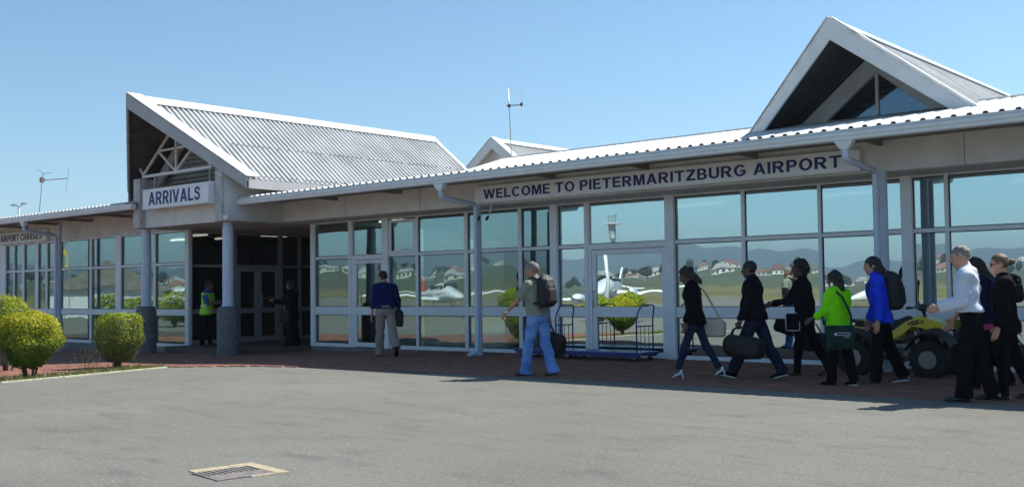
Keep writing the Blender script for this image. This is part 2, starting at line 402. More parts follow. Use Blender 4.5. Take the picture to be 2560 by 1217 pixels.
# strip of far taxiway
mb = MB().add([(-420, -150, -0.40), (300, -215, -0.40), (300, -232, -0.40), (-420, -167, -0.40)], [(0, 3, 2, 1)])
tag(mb.build('taxiway', 'asphalt'), kind='structure')

# brick paving under the eaves
PAVE = [(6, 12.85), (-10, 12.7), (-15.2, 12.2), (-17.6, 11.62), (-18.70, 11.3), (-18.98, 11.40), (-20.3, 11.58), (-20.68, 11.1), (-20.02, 10.42), (-19.5, 9.48), (-19.25, 8.3), (-19.05, 5.0), (-46, 5.0), (-46, 17.4), (6, 17.4)]
def inside(px, py, poly):
    c = False; j = len(poly)-1
    for i in range(len(poly)):
        xi, yi = poly[i]; xj, yj = poly[j]
        if (yi > py) != (yj > py) and px < (xj-xi)*(py-yi)/(yj-yi)+xi: c = not c
        j = i
    return c
mb = MB()
nx, ny = 208, 50
def pv(x, y): return (x, y, gz(x)+0.006)
for i in range(nx):
    for j in range(ny):
        x0 = -46+52*i/nx; x1 = -46+52*(i+1)/nx; y0 = 5+12.4*j/ny; y1 = 5+12.4*(j+1)/ny
        q = [inside(x, y, PAVE) for x, y in ((x0+.01, y0+.01), (x1-.01, y0+.01), (x1-.01, y1-.01), (x0+.01, y1-.01))]
        if all(q): mb.add([pv(x0, y0), pv(x1, y0), pv(x1, y1), pv(x0, y1)], [(0, 1, 2, 3)])
paving = mb.build('brick_paving', 'joint'); tag(paving, kind='structure')
bm_ = MB(); e = 0.006
bm_.add([(-.099, -.049, -.02), (.099, -.049, -.02), (.099, .049, -.02), (-.099, .049, -.02), (-.099, -.049, 0.006), (.099, -.049, 0.006), (.099, .049, 0.006), (-.099, .049, 0.006), (-.095, -.045, .01), (.095, -.045, .01), (.095, .045, .01), (-.095, .045, .01)],
        [(0, 1, 5, 4), (1, 2, 6, 5), (2, 3, 7, 6), (3, 0, 4, 7), (4, 5, 9, 8), (5, 6, 10, 9), (6, 7, 11, 10), (7, 4, 8, 11), (8, 9, 10, 11)])
cells = []
for j in range(0, 124):
    y = 5.05+0.1*j
    for i in range(0, 262):
        x = -46.0+0.2*i+(0.1 if j % 2 else 0)
        if x < -39 and y < 11: continue
        if inside(x-.1, y-.05, PAVE) and inside(x+.1, y+.05, PAVE) and inside(x-.1, y+.05, PAVE) and inside(x+.1, y-.05, PAVE): cells.append((x, y))
near = sorted([c for c in cells if -15 < c[0] < -3.2 and c[1] < 13.3], key=lambda c: math.hypot(*c))[:298]
nearset = set(near)
b0 = bm_.build('brick', 'brick', paving)
first = True
for (x, y) in near:
    o = b0 if first else b0.copy()
    if not first: COL.objects.link(o)
    first = False
    o.parent = paving; o.location = (x, y, gz(x)+0.006+rnd.uniform(-.0015, .002)); o.rotation_euler = (rnd.gauss(0, .006), rnd.gauss(0, .006), rnd.gauss(0, .01))
bv = np.array(bm_.v); bf = np.array(bm_.f)
rest = [c for c in cells if c not in nearset]
N = len(rest); VV = np.repeat(bv[None], N, 0)
cx = np.array([[c[0], c[1], gz(c[0])+0.006+rnd.uniform(-.002, .003)] for c in rest])
VV = VV + cx[:, None, :]
FF = bf[None]+(np.arange(N)*len(bv))[:, None, None]
o = arrmesh('brick_field', VV.reshape(-1, 3), FF.reshape(-1, 4), 'brick', paving, smooth=False)
# per-brick tone through a colour attribute
at = o.data.color_attributes.new('tone', 'FLOAT_COLOR', 'POINT')
tn = np.repeat(np.array([rnd.uniform(0.72, 1.28) for _ in rest]), len(bv)); colr = np.stack([tn, tn, tn, np.ones_like(tn)], 1)
at.data.foreach_set('color', colr.ravel().astype(np.float32))
mbk = M['brick'].copy(); mbk.name = 'red_paver_field'; nt = mbk.node_tree
at_n = nt.nodes.new('ShaderNodeAttribute'); at_n.attribute_name = 'tone'
hs = [n for n in nt.nodes if n.type == 'HUE_SAT'][0]
for l in list(hs.inputs['Value'].links): nt.links.remove(l)
nt.links.new(at_n.outputs['Fac'], hs.inputs['Value'])
o.data.materials.clear(); o.data.materials.append(mbk); o['kind'] = 'stuff'

# planted bed and kerb
BED = [(-16.55, 5.0), (-17.40, 7.50), (-17.75, 8.70), (-18.28, 10.07), (-18.70, 11.24), (-18.98, 11.36), (-20.25, 11.52), (-20.6, 11.1), (-19.98, 10.45), (-19.45, 9.5), (-19.2, 8.3), (-19.0, 5.0)]
mb = MB().add([(x, y, gz(x)+0.012) for x, y in BED], [tuple(range(len(BED)))])
bed = mb.build('planting_bed', 'soil'); tag(bed, kind='structure')
kl = [(-16.55, 5.0), (-17.40, 7.50), (-17.75, 8.70), (-18.28, 10.07), (-18.70, 11.24)]
for i in range(4):
    a, b = Vector((*kl[i], 0)), Vector((*kl[i+1], 0)); n = 2 if i else 3
    for k in range(n):
        p = a.lerp(b, k/n+0.004); q = a.lerp(b, (k+1)/n-0.004)
        p.z = gz(p.x)+0.005; q.z = gz(q.x)+0.005
        MB().bar(p, q, 0.05, 0.05).build('kerb_stone', 'kerb', bed, bevel=0.008)

# ---------------------------------------------------------------- terminal building
Y0, YL = 17.25, 16.0
T = thing('terminal_building', 'long low airport terminal with white metal roof, gables and mirrored window walls', 'building', (-15, 17.25, 0))
def glazing(Y, cols, verts, z_bot, z_top, xa, xb, fr='frame', frame_name='window_frame', depth=0.07, label=None):
    """cols: (x0, x1, [(z0, z1, glass), ...]); verts: (x0, x1, proud)"""
    f = MB()
    for (x0, x1, proud) in verts: f.box(x0, x1, Y-0.025-proud, Y+0.05, z_bot, z_top)
    for (x0, x1, rows) in cols:
        zs = [z_bot]+[z for r in rows for z in (r[0], r[1])]+[z_top]
        for i in range(0, len(zs), 2):
            if zs[i+1]-zs[i] > 0.002: f.box(x0-0.004, x1+0.004, Y-0.02, Y+0.045, zs[i], zs[i+1])
    fo = f.build(frame_name, fr, T, bevel=0.005)
    for (x0, x1, rows) in cols:
        for (z0, z1, g) in rows:
            if g is None: continue
            p = MB().box(x0+0.004-(x0+x1)/2, x1-0.004-(x0+x1)/2, -0.004, 0.004, z0+0.004-(z0+z1)/2, z1-0.004-(z0+z1)/2)
            po = p.build('pane', g, fo, local=True)
            off = OFF[fo.name]; po.location = ((x0+x1)/2-off.x, Y+0.018-off.y, (z0+z1)/2-off.z)
            po.rotation_euler = (rnd.gauss(0, 0.003), 0, rnd.gauss(0, 0.003))
            gk = MB()
            for (a, b_, c, d) in ((x0, x1, z0, z0+.014), (x0, x1, z1-.014, z1), (x0, x0+.014, z0+.014, z1-.014), (x1-.014, x1, z0+.014, z1-.014)):
                gk.box(a, b_, Y+0.004, Y+0.0125, c, d)
            gk.build('gasket', 'rubber', fo)
    return fo
G, FG = 'glass', 'filmglass'
def rows3(g, zb=0.09): return [(zb, 0.80, g), (1.0, 2.195, g), (2.265, 3.095, g)]
def top_only(g): return [(2.265, 3.095, g)]
# bay by bay along the right wing
def door_leaf(x0, x1, Y, ztop, g, handle_x, fr='frame', zmid=(0.80, 1.0), slim=0.085):
    d = MB()
    d.box(x0, x0+slim, Y-0.03, Y+0.03, 0.02, ztop); d.box(x1-slim, x1, Y-0.03, Y+0.03, 0.02, ztop)
    d.box(x0+slim, x1-slim, Y-0.028, Y+0.028, ztop-slim, ztop); d.box(x0+slim, x1-slim, Y-0.028, Y+0.028, 0.02, 0.13)
    d.box(x0+slim, x1-slim, Y-0.028, Y+0.028, *zmid)
    do = d.build('door', fr, T, bevel=0.005)
    for a, b in ((0.13, zmid[0]), (zmid[1], ztop-slim)):
        MB().box(x0+slim+.003, x1-slim-.003, Y-.004, Y+.004, a+.003, b-.003).build('pane', g, do)
    MB().tube([(handle_x, Y-.03, 1.0), (handle_x, Y-.075, 1.0), (handle_x, Y-.075, 1.32), (handle_x, Y-.03, 1.32)], 0.011, 8).build('handle', 'steel', do, smooth=True)
    return do
# bay 1: fixed lights beside a glazed door
f1 = glazing(Y0, [(-21.63, -20.33, rows3(G))], [(-21.80, -21.63, .03), (-20.33, -20.22, .012)], 0, 3.13, 0, 0)
f1b = glazing(Y0, [(-20.22, -19.05, [(2.265, 3.095, G)])], [(-20.219, -20.19, 0), (-19.08, -19.051, 0)], 2.15, 3.13, 0, 0)
MB().box(-20.22, -20.13, Y0-.02, Y0+.045, 0, 2.15).build('door_jamb', 'frame', T)
door_leaf(-20.125, -19.06, Y0+.01, 2.14, G, -19.98)
# bay 2: blinds behind
f2 = glazing(Y0, [(-18.84, -17.93, rows3(G)), (-17.85, -16.36, rows3(G)), (-16.26, -14.77, rows3(G)), (-14.68, -13.87, rows3(G))],
             [(-19.05, -18.84, .05), (-17.93, -17.85, .01), (-16.36, -16.26, .01), (-14.77, -14.68, .01), (-13.87, -13.68, .05)], 0, 3.13, 0, 0)
s = MB()
for a, b_, c, d in ((-18.84, -18.76, 2.265, 3.06), (-18.01, -17.93, 2.265, 3.06), (-18.76, -18.01, 2.265, 2.33), (-18.76, -18.01, 2.995, 3.06)): s.box(a+.002, b_-.002, Y0-.04, Y0-.006, c+.002, d-.002)
s.build('casement_frame', 'frame', f2, bevel=.004)
# bay 3: narrow light and wide sliding door
f3 = glazing(Y0, [(-13.68, -13.0, rows3(FG))], [(-13.0, -12.91, .012)], 0, 3.13, 0, 0)
f3b = glazing(Y0, [(-12.91, -11.05, [(2.265, 3.095, FG)])], [(-12.909, -12.88, 0), (-11.08, -11.051, 0)], 2.15, 3.13, 0, 0)
MB().box(-12.91, -12.83, Y0-.02, Y0+.045, 0, 2.15).build('door_jamb', 'frame', T)
door_leaf(-12.82, -11.06, Y0+.01, 2.14, FG, -12.77, slim=0.10)
# bay 4 and on
f4 = glazing(Y0, [(-10.85, -9.44, rows3(FG)), (-9.37, -7.97, rows3(FG)), (-7.91, -6.52, rows3(FG))],
             [(-11.05, -10.85, .05), (-9.44, -9.37, .01), (-7.97, -7.91, .01), (-6.52, -6.34, .05)], 0, 3.13, 0, 0)
f5 = glazing(Y0, [(-6.34, -5.83, rows3(FG)), (-5.77, -4.0, rows3(FG)), (-3.9, -2.4, rows3(FG)), (-2.3, -0.8, rows3(FG))],
             [(-5.83, -5.77, .01), (-4.0, -3.9, .01), (-2.4, -2.3, .01), (-0.8, -0.6, .05)], 0, 3.13, 0, 0)
MB().box(-0.6, 5.0, Y0-.02, Y0+.2, 0, 3.13).build('wall', 'paint', T)
# venetian blinds behind bay 2
def blind(x0, x1, z0, z1):
    b = MB()
    z = z1
    while z > z0:
        b.add([(x0, Y0+.11, z), (x1, Y0+.11, z), (x1, Y0+.135, z-.020), (x0, Y0+.135, z-.020)], [(0, 1, 2, 3)]); z -= 0.027
    b.box(x0, x1, Y0+.105, Y0+.14, z1, z1+.03); b.box(x0, x1, Y0+.112, Y0+.133, z0-.03, z0-.01)
    b.build('venetian_blind', 'blind', T)
for x0, x1, z0 in ((-18.75, -17.98, .12), (-17.82, -16.40, .12), (-16.22, -14.80, .9), (-14.65, -13.9, 2.52)): blind(x0, x1, z0, 3.04)
# left wing
def rowsL(g): return [(0.01, 0.78, g), (0.95, 2.16, g), (2.23, 3.07, g)]
glazing(YL, [(-32.81, -30.91, rowsL(G)), (-30.79, -29.34, rowsL(G))], [(-33.0, -32.81, .03), (-30.91, -30.79, .01)], -0.08, 3.12, 0, 0)
glazing(YL, [(-29.04, -27.26, rowsL(G)), (-27.16, -25.63, rowsL(G))], [(-29.34, -29.04, .02), (-27.26, -27.16, .01), (-25.63, -25.45, .03)], -0.08, 3.12, 0, 0)
glazing(YL, [(-36.66, -36.10, rowsL(G)), (-36.02, -35.45, rowsL(G)), (-35.30, -34.50, rowsL(G)), (-34.30, -33.76, rowsL(G)), (-33.66, -33.2, rowsL(G))],
        [(-37.0, -36.66, .03), (-36.10, -36.02, .01), (-35.45, -35.30, .012), (-34.50, -34.30, .012), (-33.76, -33.66, .01), (-33.2, -33.0, .01)], -0.08, 3.12, 0, 0)
glazing(YL, [(-39.0, -37.1, rowsL(G)), (-41.0, -39.1, rowsL(G))], [(-37.1, -37.0, .02), (-39.1, -39.0, .01), (-41.2, -41.0, .03)], -0.08, 3.12, 0, 0)
MB().box(-21.80, -15.0, Y0-.03, Y0+.10, -.4, -.002).build('plinth', 'concrete', T)
MB().box(-44, -25.46, YL-.04, YL+.10, -.6, -.08).build('plinth', 'concrete', T)
MB().box(-44, -41.2, YL-.02, YL+.2, -.08, 3.12).build('wall', 'paint', T)
MB().box(-44, -25.83, YL-.06, YL+.12, 3.122, 3.9).build('lintel_wall', 'paint', T)
# entrance passage: floor slab, side wall with the double doors, back wall, ceiling
MB().box(-25.62, -21.80, 15.35, 21.2, -.5, -.02).build('entrance_slab', 'joint', T)
XS = -25.60
def side_glazing():
    f = MB()
    for y0, y1 in ((16.05, 16.16), (17.48, 17.58), (19.02, 19.16), (19.74, 19.84), (20.6, 20.7)): f.box(XS-.05, XS+.03, y0, y1, -.02, 3.1)
    for y0, y1 in ((16.16, 17.48), (17.58, 19.02), (19.16, 19.74), (19.84, 20.6)):
        f.box(XS-.04, XS+.02, y0, y1, 3.02, 3.1); f.box(XS-.04, XS+.02, y0, y1, 2.10, 2.17)
        if y0 != 17.58: f.box(XS-.04, XS+.02, y0, y1, -.02, .10); f.box(XS-.04, XS+.02, y0, y1, .82, .95)
    fo = f.build('entrance_frame', 'doorfr', T, bevel=.004)
    for y0, y1 in ((16.16, 17.48), (17.58, 19.02), (19.16, 19.74), (19.84, 20.6)):
        MB().box(XS-.008, XS, y0+.003, y1-.003, 2.173, 3.017).build('pane', 'doorglass', fo)
        if y0 != 17.58:
            MB().box(XS-.008, XS, y0+.003, y1-.003, .953, 2.097).build('pane', 'doorglass', fo)
            MB().box(XS-.008, XS, y0+.003, y1-.003, .103, .817).build('pane', 'doorglass', fo)
    for y0, y1, hy in ((17.59, 18.295, 18.20), (18.305, 19.01, 18.40)):
        d = MB(); w = .11
        d.box(XS-.03, XS+.025, y0, y0+w, 0, 2.09); d.box(XS-.03, XS+.025, y1-w, y1, 0, 2.09)
        d.box(XS-.028, XS+.023, y0+w, y1-w, 1.98, 2.09); d.box(XS-.028, XS+.023, y0+w, y1-w, 0, .14); d.box(XS-.028, XS+.023, y0+w, y1-w, .80, .94)
        do = d.build('door', 'doorfr', T, bevel=.004)
        MB().box(XS-.008, XS, y0+w+.003, y1-w-.003, .143, .797).build('pane', 'doorglass', do)
        MB().box(XS-.008, XS, y0+w+.003, y1-w-.003, .943, 1.977).build('pane', 'doorglass', do)
        MB().tube([(XS+.02, hy, .98), (XS+.07, hy, .98), (XS+.07, hy, 1.35), (XS+.02, hy, 1.35)], .011, 8).build('handle', 'steel', do, smooth=True)
side_glazing()
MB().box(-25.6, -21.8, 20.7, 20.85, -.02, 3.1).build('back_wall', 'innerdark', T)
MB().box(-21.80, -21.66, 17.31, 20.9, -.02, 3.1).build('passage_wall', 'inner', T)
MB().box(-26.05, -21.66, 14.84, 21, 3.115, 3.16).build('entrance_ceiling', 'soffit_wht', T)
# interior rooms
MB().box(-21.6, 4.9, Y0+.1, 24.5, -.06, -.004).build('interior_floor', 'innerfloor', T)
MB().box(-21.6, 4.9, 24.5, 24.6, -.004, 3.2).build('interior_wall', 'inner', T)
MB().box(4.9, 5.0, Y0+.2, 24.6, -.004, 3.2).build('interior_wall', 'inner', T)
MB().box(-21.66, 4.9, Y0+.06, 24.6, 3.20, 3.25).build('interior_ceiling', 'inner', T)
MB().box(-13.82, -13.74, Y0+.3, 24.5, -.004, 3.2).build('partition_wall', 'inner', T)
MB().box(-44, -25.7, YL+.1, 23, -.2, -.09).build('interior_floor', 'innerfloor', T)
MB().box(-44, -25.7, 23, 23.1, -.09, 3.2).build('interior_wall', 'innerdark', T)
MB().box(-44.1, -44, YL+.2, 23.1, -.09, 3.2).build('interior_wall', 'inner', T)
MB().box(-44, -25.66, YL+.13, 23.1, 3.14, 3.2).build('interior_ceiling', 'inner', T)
for (x, y, w, d, z) in ((-27.6, 17.6, .9, .12, 3.1), (-28.6, 19.2, .9, .12, 3.1), (-26.6, 19.6, .12, .9, 3.1), (-30.2, 18.6, .9, .14, 3.1), (-20.0, 18.4, .9, .12, 3.16), (-12.0, 20, 1.2, .15, 3.16), (-8.5, 20, 1.2, .15, 3.16), (-5, 20, 1.2, .15, 3.16)):
    MB().box(x-w/2, x+w/2, y-d/2, y+d/2, z-.03, z+.02).build('ceiling_light', 'strip', T)
# a counter and seats glimpsed inside
MB().box(-29.5, -27.2, 20.6, 21.2, -.09, 1.05).build('counter', 'innerdark', T, bevel=.01)
# eaves beam, soffits, gutters, right wing
MB().box(-21.79, 5, 16.28, 16.42, 3.132, 3.78).build('eaves_beam', 'paint', T, bevel=.008)
for _x in (-19.3, -16.8, -5.2, -1.6): MB().box(_x, _x+.006, 16.276, 16.282, 3.14, 3.77).build('beam_joint', 'rubber', T)
MB().box(-21.66, 5, 16.425, Y0-.03, 3.128, 3.165).build('soffit', 'soffit_wht', T)
SL = math.tan(R(11)); SL2 = math.tan(R(5))
def roofz(y): return 3.66+SL*(y-15.0)
def roofz2(y): return 3.66+SL2*(y-15.0)
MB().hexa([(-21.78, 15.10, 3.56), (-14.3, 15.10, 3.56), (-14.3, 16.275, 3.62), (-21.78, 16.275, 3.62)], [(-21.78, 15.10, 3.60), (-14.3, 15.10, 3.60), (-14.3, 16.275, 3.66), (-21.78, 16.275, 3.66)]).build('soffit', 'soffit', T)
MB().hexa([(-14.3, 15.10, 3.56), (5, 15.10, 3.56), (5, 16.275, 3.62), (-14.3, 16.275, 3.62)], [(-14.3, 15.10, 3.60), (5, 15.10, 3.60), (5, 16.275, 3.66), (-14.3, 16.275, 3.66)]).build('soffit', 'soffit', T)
def gutter(x0, x1, y, z):
    pr = [(0, .0), (-.085, .0), (-.10, .012), (-.105, .05), (-.12, .075), (-.12, .12), (-.108, .12), (-.108, .078), (-.093, .05), (-.088, .014), (0, .014)]
    poly = [(x0, y+a+.06, z+b) for a, b in pr]
    o = MB().prism(poly, (x1-x0, 0, 0)).build('gutter', 'gutter', T)
    xx = x0+3.1
    while xx < x1-1:
        MB().prism([(xx, y+a*1.03+.061, z-.003+b_*1.03) for a, b_ in pr[:6]], (.06, 0, 0)).build('gutter_joint', 'gutter', T); xx += 4.3
    for x in (x0, x1): MB().prism([(x-.004, y+a+.06, z+b) for a, b in pr[:6]+[(0, .12)]], (.008, 0, 0)).build('gutter_end', 'gutter', T)
    return o
gutter(-21.76, 5, 15.02, 3.50)
MB().box(-21.76, 5, 15.085, 15.11, 3.50, 3.645).build('fascia_board', 'gutter', T)
def rafter(x, y0, y1, z):
    MB().hexa([(x-.03, y0, z+.06), (x+.03, y0, z+.06), (x+.03, y1, z+.03), (x-.03, y1, z+.03)], [(x-.03, y0, z+.09), (x+.03, y0, z+.09), (x+.03, y1, z+.13), (x-.03, y1, z+.13)]).build('rafter_bracket', 'soffit', T)
for x in (-19.6, -17.4, -13.0, -10.8, -8.6, -6.45, -4.2, -2.0, .2): rafter(x, 15.12, 16.27, 3.50)
def downpipe(ox, oy, px_, py_, zb, zo=3.50):
    f = MB()
    f.hexa([(ox-.06, oy-.05, zo-.13), (ox+.06, oy-.05, zo-.13), (ox+.06, oy+.05, zo-.13), (ox-.06, oy+.05, zo-.13)], [(ox-.15, oy-.08, zo-.002), (ox+.15, oy-.08, zo-.002), (ox+.15, oy+.05, zo-.002), (ox-.15, oy+.05, zo-.002)])
    f.build('outlet_funnel', 'gutter', T, bevel=.006)
    pts = [(ox, oy, zo-.12), (ox, oy, zo-.22), (ox, oy+.03, zo-.27), (px_, py_-.05, zo-.37), (px_, py_, zo-.42), (px_, py_, zb+.16), (px_, py_-.03, zb+.10), (px_-.06, py_-.16, zb+.05), (px_-.08, py_-.20, zb+.045)]
    o = MB().tube(pts, .052, 14).build('downpipe', 'pipe', T); smooth_angle(o, 50)
    for z in (zb+1.9, zb+.35, zb+2.8): MB().lathe([(.056, -.02), (.056, .02)], (px_, py_, z), 14).build('pipe_clip', 'pipe', T)
downpipe(-14.92, 15.04, -14.92, 16.07, 0)
downpipe(-6.50, 15.04, -6.47, 16.07, 0)
for x in (-15.13, -6.475, 2.3):
    o = MB().lathe([(.10, 0), (.10, .012), (.066, .02), (.066, 3.15)], (x, 16.36, 0), 20).build('eaves_post', 'pipe', T); smooth_angle(o)
downpipe(-31.75, 14.35, -31.75, 15.33, -.33, 3.585)
o = MB().lathe([(.10, 0), (.10, .012), (.066, .02), (.066, 3.9)], (-31.92, 15.52, -.33), 20).build('eaves_post', 'pipe', T); smooth_angle(o)
# small bracket with two dark nozzles beside the sign
MB().tube([(-14.6, 16.2, 3.15), (-14.6, 16.16, 2.98), (-14.62, 16.10, 2.86)], .012, 8).build('spray_bracket', 'gutter', T)
for x in (-14.62, -14.86): MB().tube([(x, 16.12, 2.88), (x-.02, 16.07, 2.80)], .028, 10).build('spray_nozzle', 'rubber', T)
# left wing eaves
gutter(-44, -25.50, 14.35, 3.585)
MB().box(-44, -25.51, 14.415, 14.44, 3.585, 3.73).build('fascia_board', 'gutter', T)
MB().hexa([(-44, 14.45, 3.64), (-25.86, 14.45, 3.64), (-25.86, 15.94, 3.74), (-44, 15.94, 3.74)], [(-44, 14.45, 3.68), (-25.86, 14.45, 3.68), (-25.86, 15.94, 3.78), (-44, 15.94, 3.78)]).build('soffit', 'soffit', T)
for x in (-41, -38, -35, -32.8, -30.7, -28.4): rafter(x, 14.46, 15.93, 3.55)
# roof sheets: trapezoidal ribs, one sheet about 0.85 m wide
def sheet(name, O, U, V, ua, ub, v0, v1, period, rh, m, parent, th=.004, segs=1):
    O = Vector(O); U = Vector(U).normalized(); V = Vector(V).normalized(); Nn = U.cross(V).normalized()
    if Nn.z < 0: Nn = -Nn
    pat = [(0, 0), (.34, 0), (.46, 1), (.70, 1), (.82, 0)]
    us = []
    k = math.floor(ua/period)
    while k*period < ub:
        for f, h in pat:
            u = (k+f)*period
            if ua-1e-6 <= u <= ub+1e-6: us.append((u, h*rh))
        k += 1
    us.append((ub, us[-1][1]))
    top = MB(); n = len(us)
    for u, h in us:
        a, b = v0(u), v1(u)
        for v in (a, max(a+.001, b)):
            p = O+U*u+V*v
            top.v.append(tuple(p+Nn*h)); top.v.append(tuple(p+Nn*(h-th)))
    for i in range(n-1):
        a = i*4; b = a+4
        top.f += [(a, b, b+2, a+2), (a+1, a+3, b+3, b+1), (a, a+1, b+1, b), (a+2, b+2, b+3, a+3)]
    return top.build(name, m, parent)
MB().box(-21.76, 5, 15.004, 15.02, 3.630, 3.670).build('eaves_filler', 'cap', T)
MB().box(-44, -25.86, 14.305, 14.32, 3.71, 3.754).build('eaves_filler', 'cap', T)
RB = MB().box(-13, 4.9, 20.02, 20.1, 4.0, 4.58).build('roof', 'cap', T)      # back upstand carrying the sheets
HX0, HX1, RY = -14.25, -17.6, 20.0
def hip(u): return 0.0 if u >= HX0 else min((RY-15)/math.cos(R(11)), (HX0-u)/(HX0-HX1)*(RY-15)/math.cos(R(11)))
LV = (RY-15)/math.cos(R(11))
x = -17.64
while x < 5:
    x1 = min(5, x+.84)
    sheet('roof_sheet', (0, 15.0, 3.66), (1, 0, 0), (0, math.cos(R(11)), math.sin(R(11))), x, x1, hip, lambda u: LV, .21, .040, 'roof', RB)
    x = x1
MB().add([(HX0, 15.0, 3.60), (HX1, RY, 3.60), (HX1, RY, roofz(RY)-.01), (HX0, 15.0, 3.65)], [(0, 1, 2, 3)]).add([(HX0+.02, 15.0, 3.60), (HX1+.02, RY, 3.60), (HX1+.02, RY, roofz(RY)-.01), (HX0+.02, 15.0, 3.65)], [(3, 2, 1, 0)]).build('hip_closure', 'cap', RB)
MB().bar((HX1-.1, RY, roofz(RY)+.035), (5, RY, roofz(RY)+.035), .22, .03).build('ridge_cap', 'cap', RB)
x = -21.8
while x < -14.26:
    x1 = min(-14.26, x+.84)
    sheet('roof_sheet', (0, 15.0, 3.66), (1, 0, 0), (0, math.cos(R(5)), math.sin(R(5))), x, x1, lambda u: 0.0, lambda u: 4.5, .21, .040, 'roof', RB)
    x = x1
x = -44
LVL = 4.8/math.cos(R(11))
while x < -25.56:
    x1 = min(-25.55, x+.84)
    sheet('roof_sheet', (0, 14.30, 3.745), (1, 0, 0), (0, math.cos(R(9)), math.sin(R(9))), x, x1, lambda u: 0.0, lambda u: LVL, .21, .040, 'roof', RB)
    x = x1
# arrivals canopy: prow gable roof
A = Vector((-23.95, 13.31, 6.21)); TR = Vector((-21.23, 14.87, 4.06)); TL = Vector((-26.67, 14.87, 4.06)); YB = 23.8
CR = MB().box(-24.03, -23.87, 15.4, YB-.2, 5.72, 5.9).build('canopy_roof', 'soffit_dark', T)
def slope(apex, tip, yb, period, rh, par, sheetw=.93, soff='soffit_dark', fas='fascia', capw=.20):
    V = Vector((tip.x-apex.x, 0, tip.z-apex.z)); Lv = V.length; Vn = V.normalized()
    Nn = Vector((0, 1, 0)).cross(Vn); Nn = Nn if Nn.z > 0 else -Nn
    pr = (tip.y-apex.y)
    y = apex.y+.06
    front = lambda u: Lv if u+0 >= tip.y else max(0.02, Lv*(u-apex.y)/pr)
    while y < yb:
        y1 = min(yb, y+sheetw)
        sheet('roof_sheet', (apex.x, 0, apex.z), (0, 1, 0), Vn, y, y1, lambda u: .02, front, period, rh, 'roof', par)
        y = y1
    # soffit under the sheets (prow shaped) 
    d = -Nn*.10
    a0 = Vector((apex.x, apex.y+.05, apex.z))+d; a1 = Vector((apex.x, yb, apex.z))+d; t0 = Vector((tip.x, tip.y+.05, tip.z))+d; t1 = Vector((tip.x, yb, tip.z))+d
    sgn = 1 if tip.x > apex.x else -1
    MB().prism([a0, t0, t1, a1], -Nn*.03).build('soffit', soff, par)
    # barge board along the prow edge
    dv = (tip-apex).normalized(); w = .30
    ou = Vector((dv.y, -dv.x, 0)).normalized()
    if ou.y > 0: ou = -ou
    p0 = apex+Vector((0, 0, .08)); p1 = tip+Vector((0, 0, .08))
    dn = Vector((0, 0, -w))
    MB().prism([p0, p1, p1+dn*.95, p0+dn*1.25], -ou*.035).build('barge_board', fas, par)
    # white capping on top of the edge
    inn = Vector((0, 1, 0))
    c0, c1 = p0+Nn*.012, p1+Nn*.012
    MB().prism([c0+ou*.02, c1+ou*.02, c1+inn*capw*1.9, c0+inn*capw*1.9], Nn*.012).build('edge_capping', 'cap', par)
    # ridge capping flange and eaves fascia
    r0 = Vector((apex.x, apex.y+.02, apex.z))+Nn*.066; r1 = Vector((apex.x, yb+.03, apex.z))+Nn*.066
    MB().prism([r0, r1, r1+Vn*capw*1.7, r0+Vector((0, capw*1.7/Lv*pr, 0))+Vn*capw*1.7], Nn*.010).build('ridge_capping', 'cap', par)
    MB().box(min(tip.x, tip.x+sgn*.03), max(tip.x, tip.x+sgn*.03), tip.y+.04, yb, tip.z-.20, tip.z+.015).build('eaves_fascia', fas, par)
    # rear verge
    e0 = Vector((apex.x, yb+.012, apex.z))+Nn*.06; e1 = Vector((tip.x, yb+.012, tip.z))+Nn*.06
    MB().prism([e0, e1, e1-Vector((0, .14, 0)), e0-Vector((0, .14, 0))], Nn*.01).build('edge_capping', 'cap', par)
slope(A, TR, YB, .155, .048, CR); slope(A, TL, YB, .155, .048, CR)
# rows of roofing screws on the ribs of the near slope
_V = Vector((TR.x-A.x, 0, TR.z-A.z)); _Vn = _V.normalized(); _N = Vector((0, 1, 0)).cross(_Vn); _N = _N if _N.z > 0 else -_N
sc = MB()
for _v in (.55, .97):
    _k = math.ceil(15.0/.155)
    while _k*.155 < YB-.1:
        if rnd.random() < .75:
            _p = Vector((A.x, (_k+.58)*.155, A.z))+_Vn*(_V.length*_v)+_N*.048
            if _p.y < YB-.1: sc.bar(_p, _p+_N*.016, .026, .026)
        _k += 1
_o = sc.build('roofing_screw', 'rubber', CR); _o['kind'] = 'stuff'
# rear gable wall, side walls, fins, front beam
def cz(x): return 6.21-.79*abs(x+23.95)-.16
MB().prism([(-26.3, YB-.3, 3.5), (-21.6, YB-.3, 3.5), (-21.6, YB-.3, cz(-21.6)), (-23.95, YB-.3, cz(-23.95)), (-26.3, YB-.3, cz(-26.3))], (0, .1, 0)).build('gable_wall', 'paint', T)
MB().prism([(-22.06, 14.54, 3.10), (-22.06, 14.54, 4.36), (-22.06, 16.46, 4.36), (-22.06, 16.46, 3.10)], (.27, 0, 0)).build('canopy_fin', 'worn', T, bevel=.01)
MB().prism([(-25.82, 14.54, 3.10), (-25.82, 14.54, 4.40), (-25.82, 15.93, 4.40), (-25.82, 15.93, 3.10)], (.32, 0, 0)).build('canopy_fin', 'worn', T, bevel=.01)
MB().box(-22.02, -21.82, 16.47, YB-.3, 3.16, 4.32).build('side_wall', 'paint', T)
MB().box(-25.80, -25.58, 15.94, YB-.3, 3.17, 4.32).build('side_wall', 'paint', T)
MB().box(-21.785, -21.775, 14.62, 16.27, 3.105, 4.3).build('fin_lining', 'paint', T)
MB().box(-25.495, -22.065, 14.70, 14.84, 3.105, 3.66).build('canopy_beam', 'paint', T, bevel=.008)
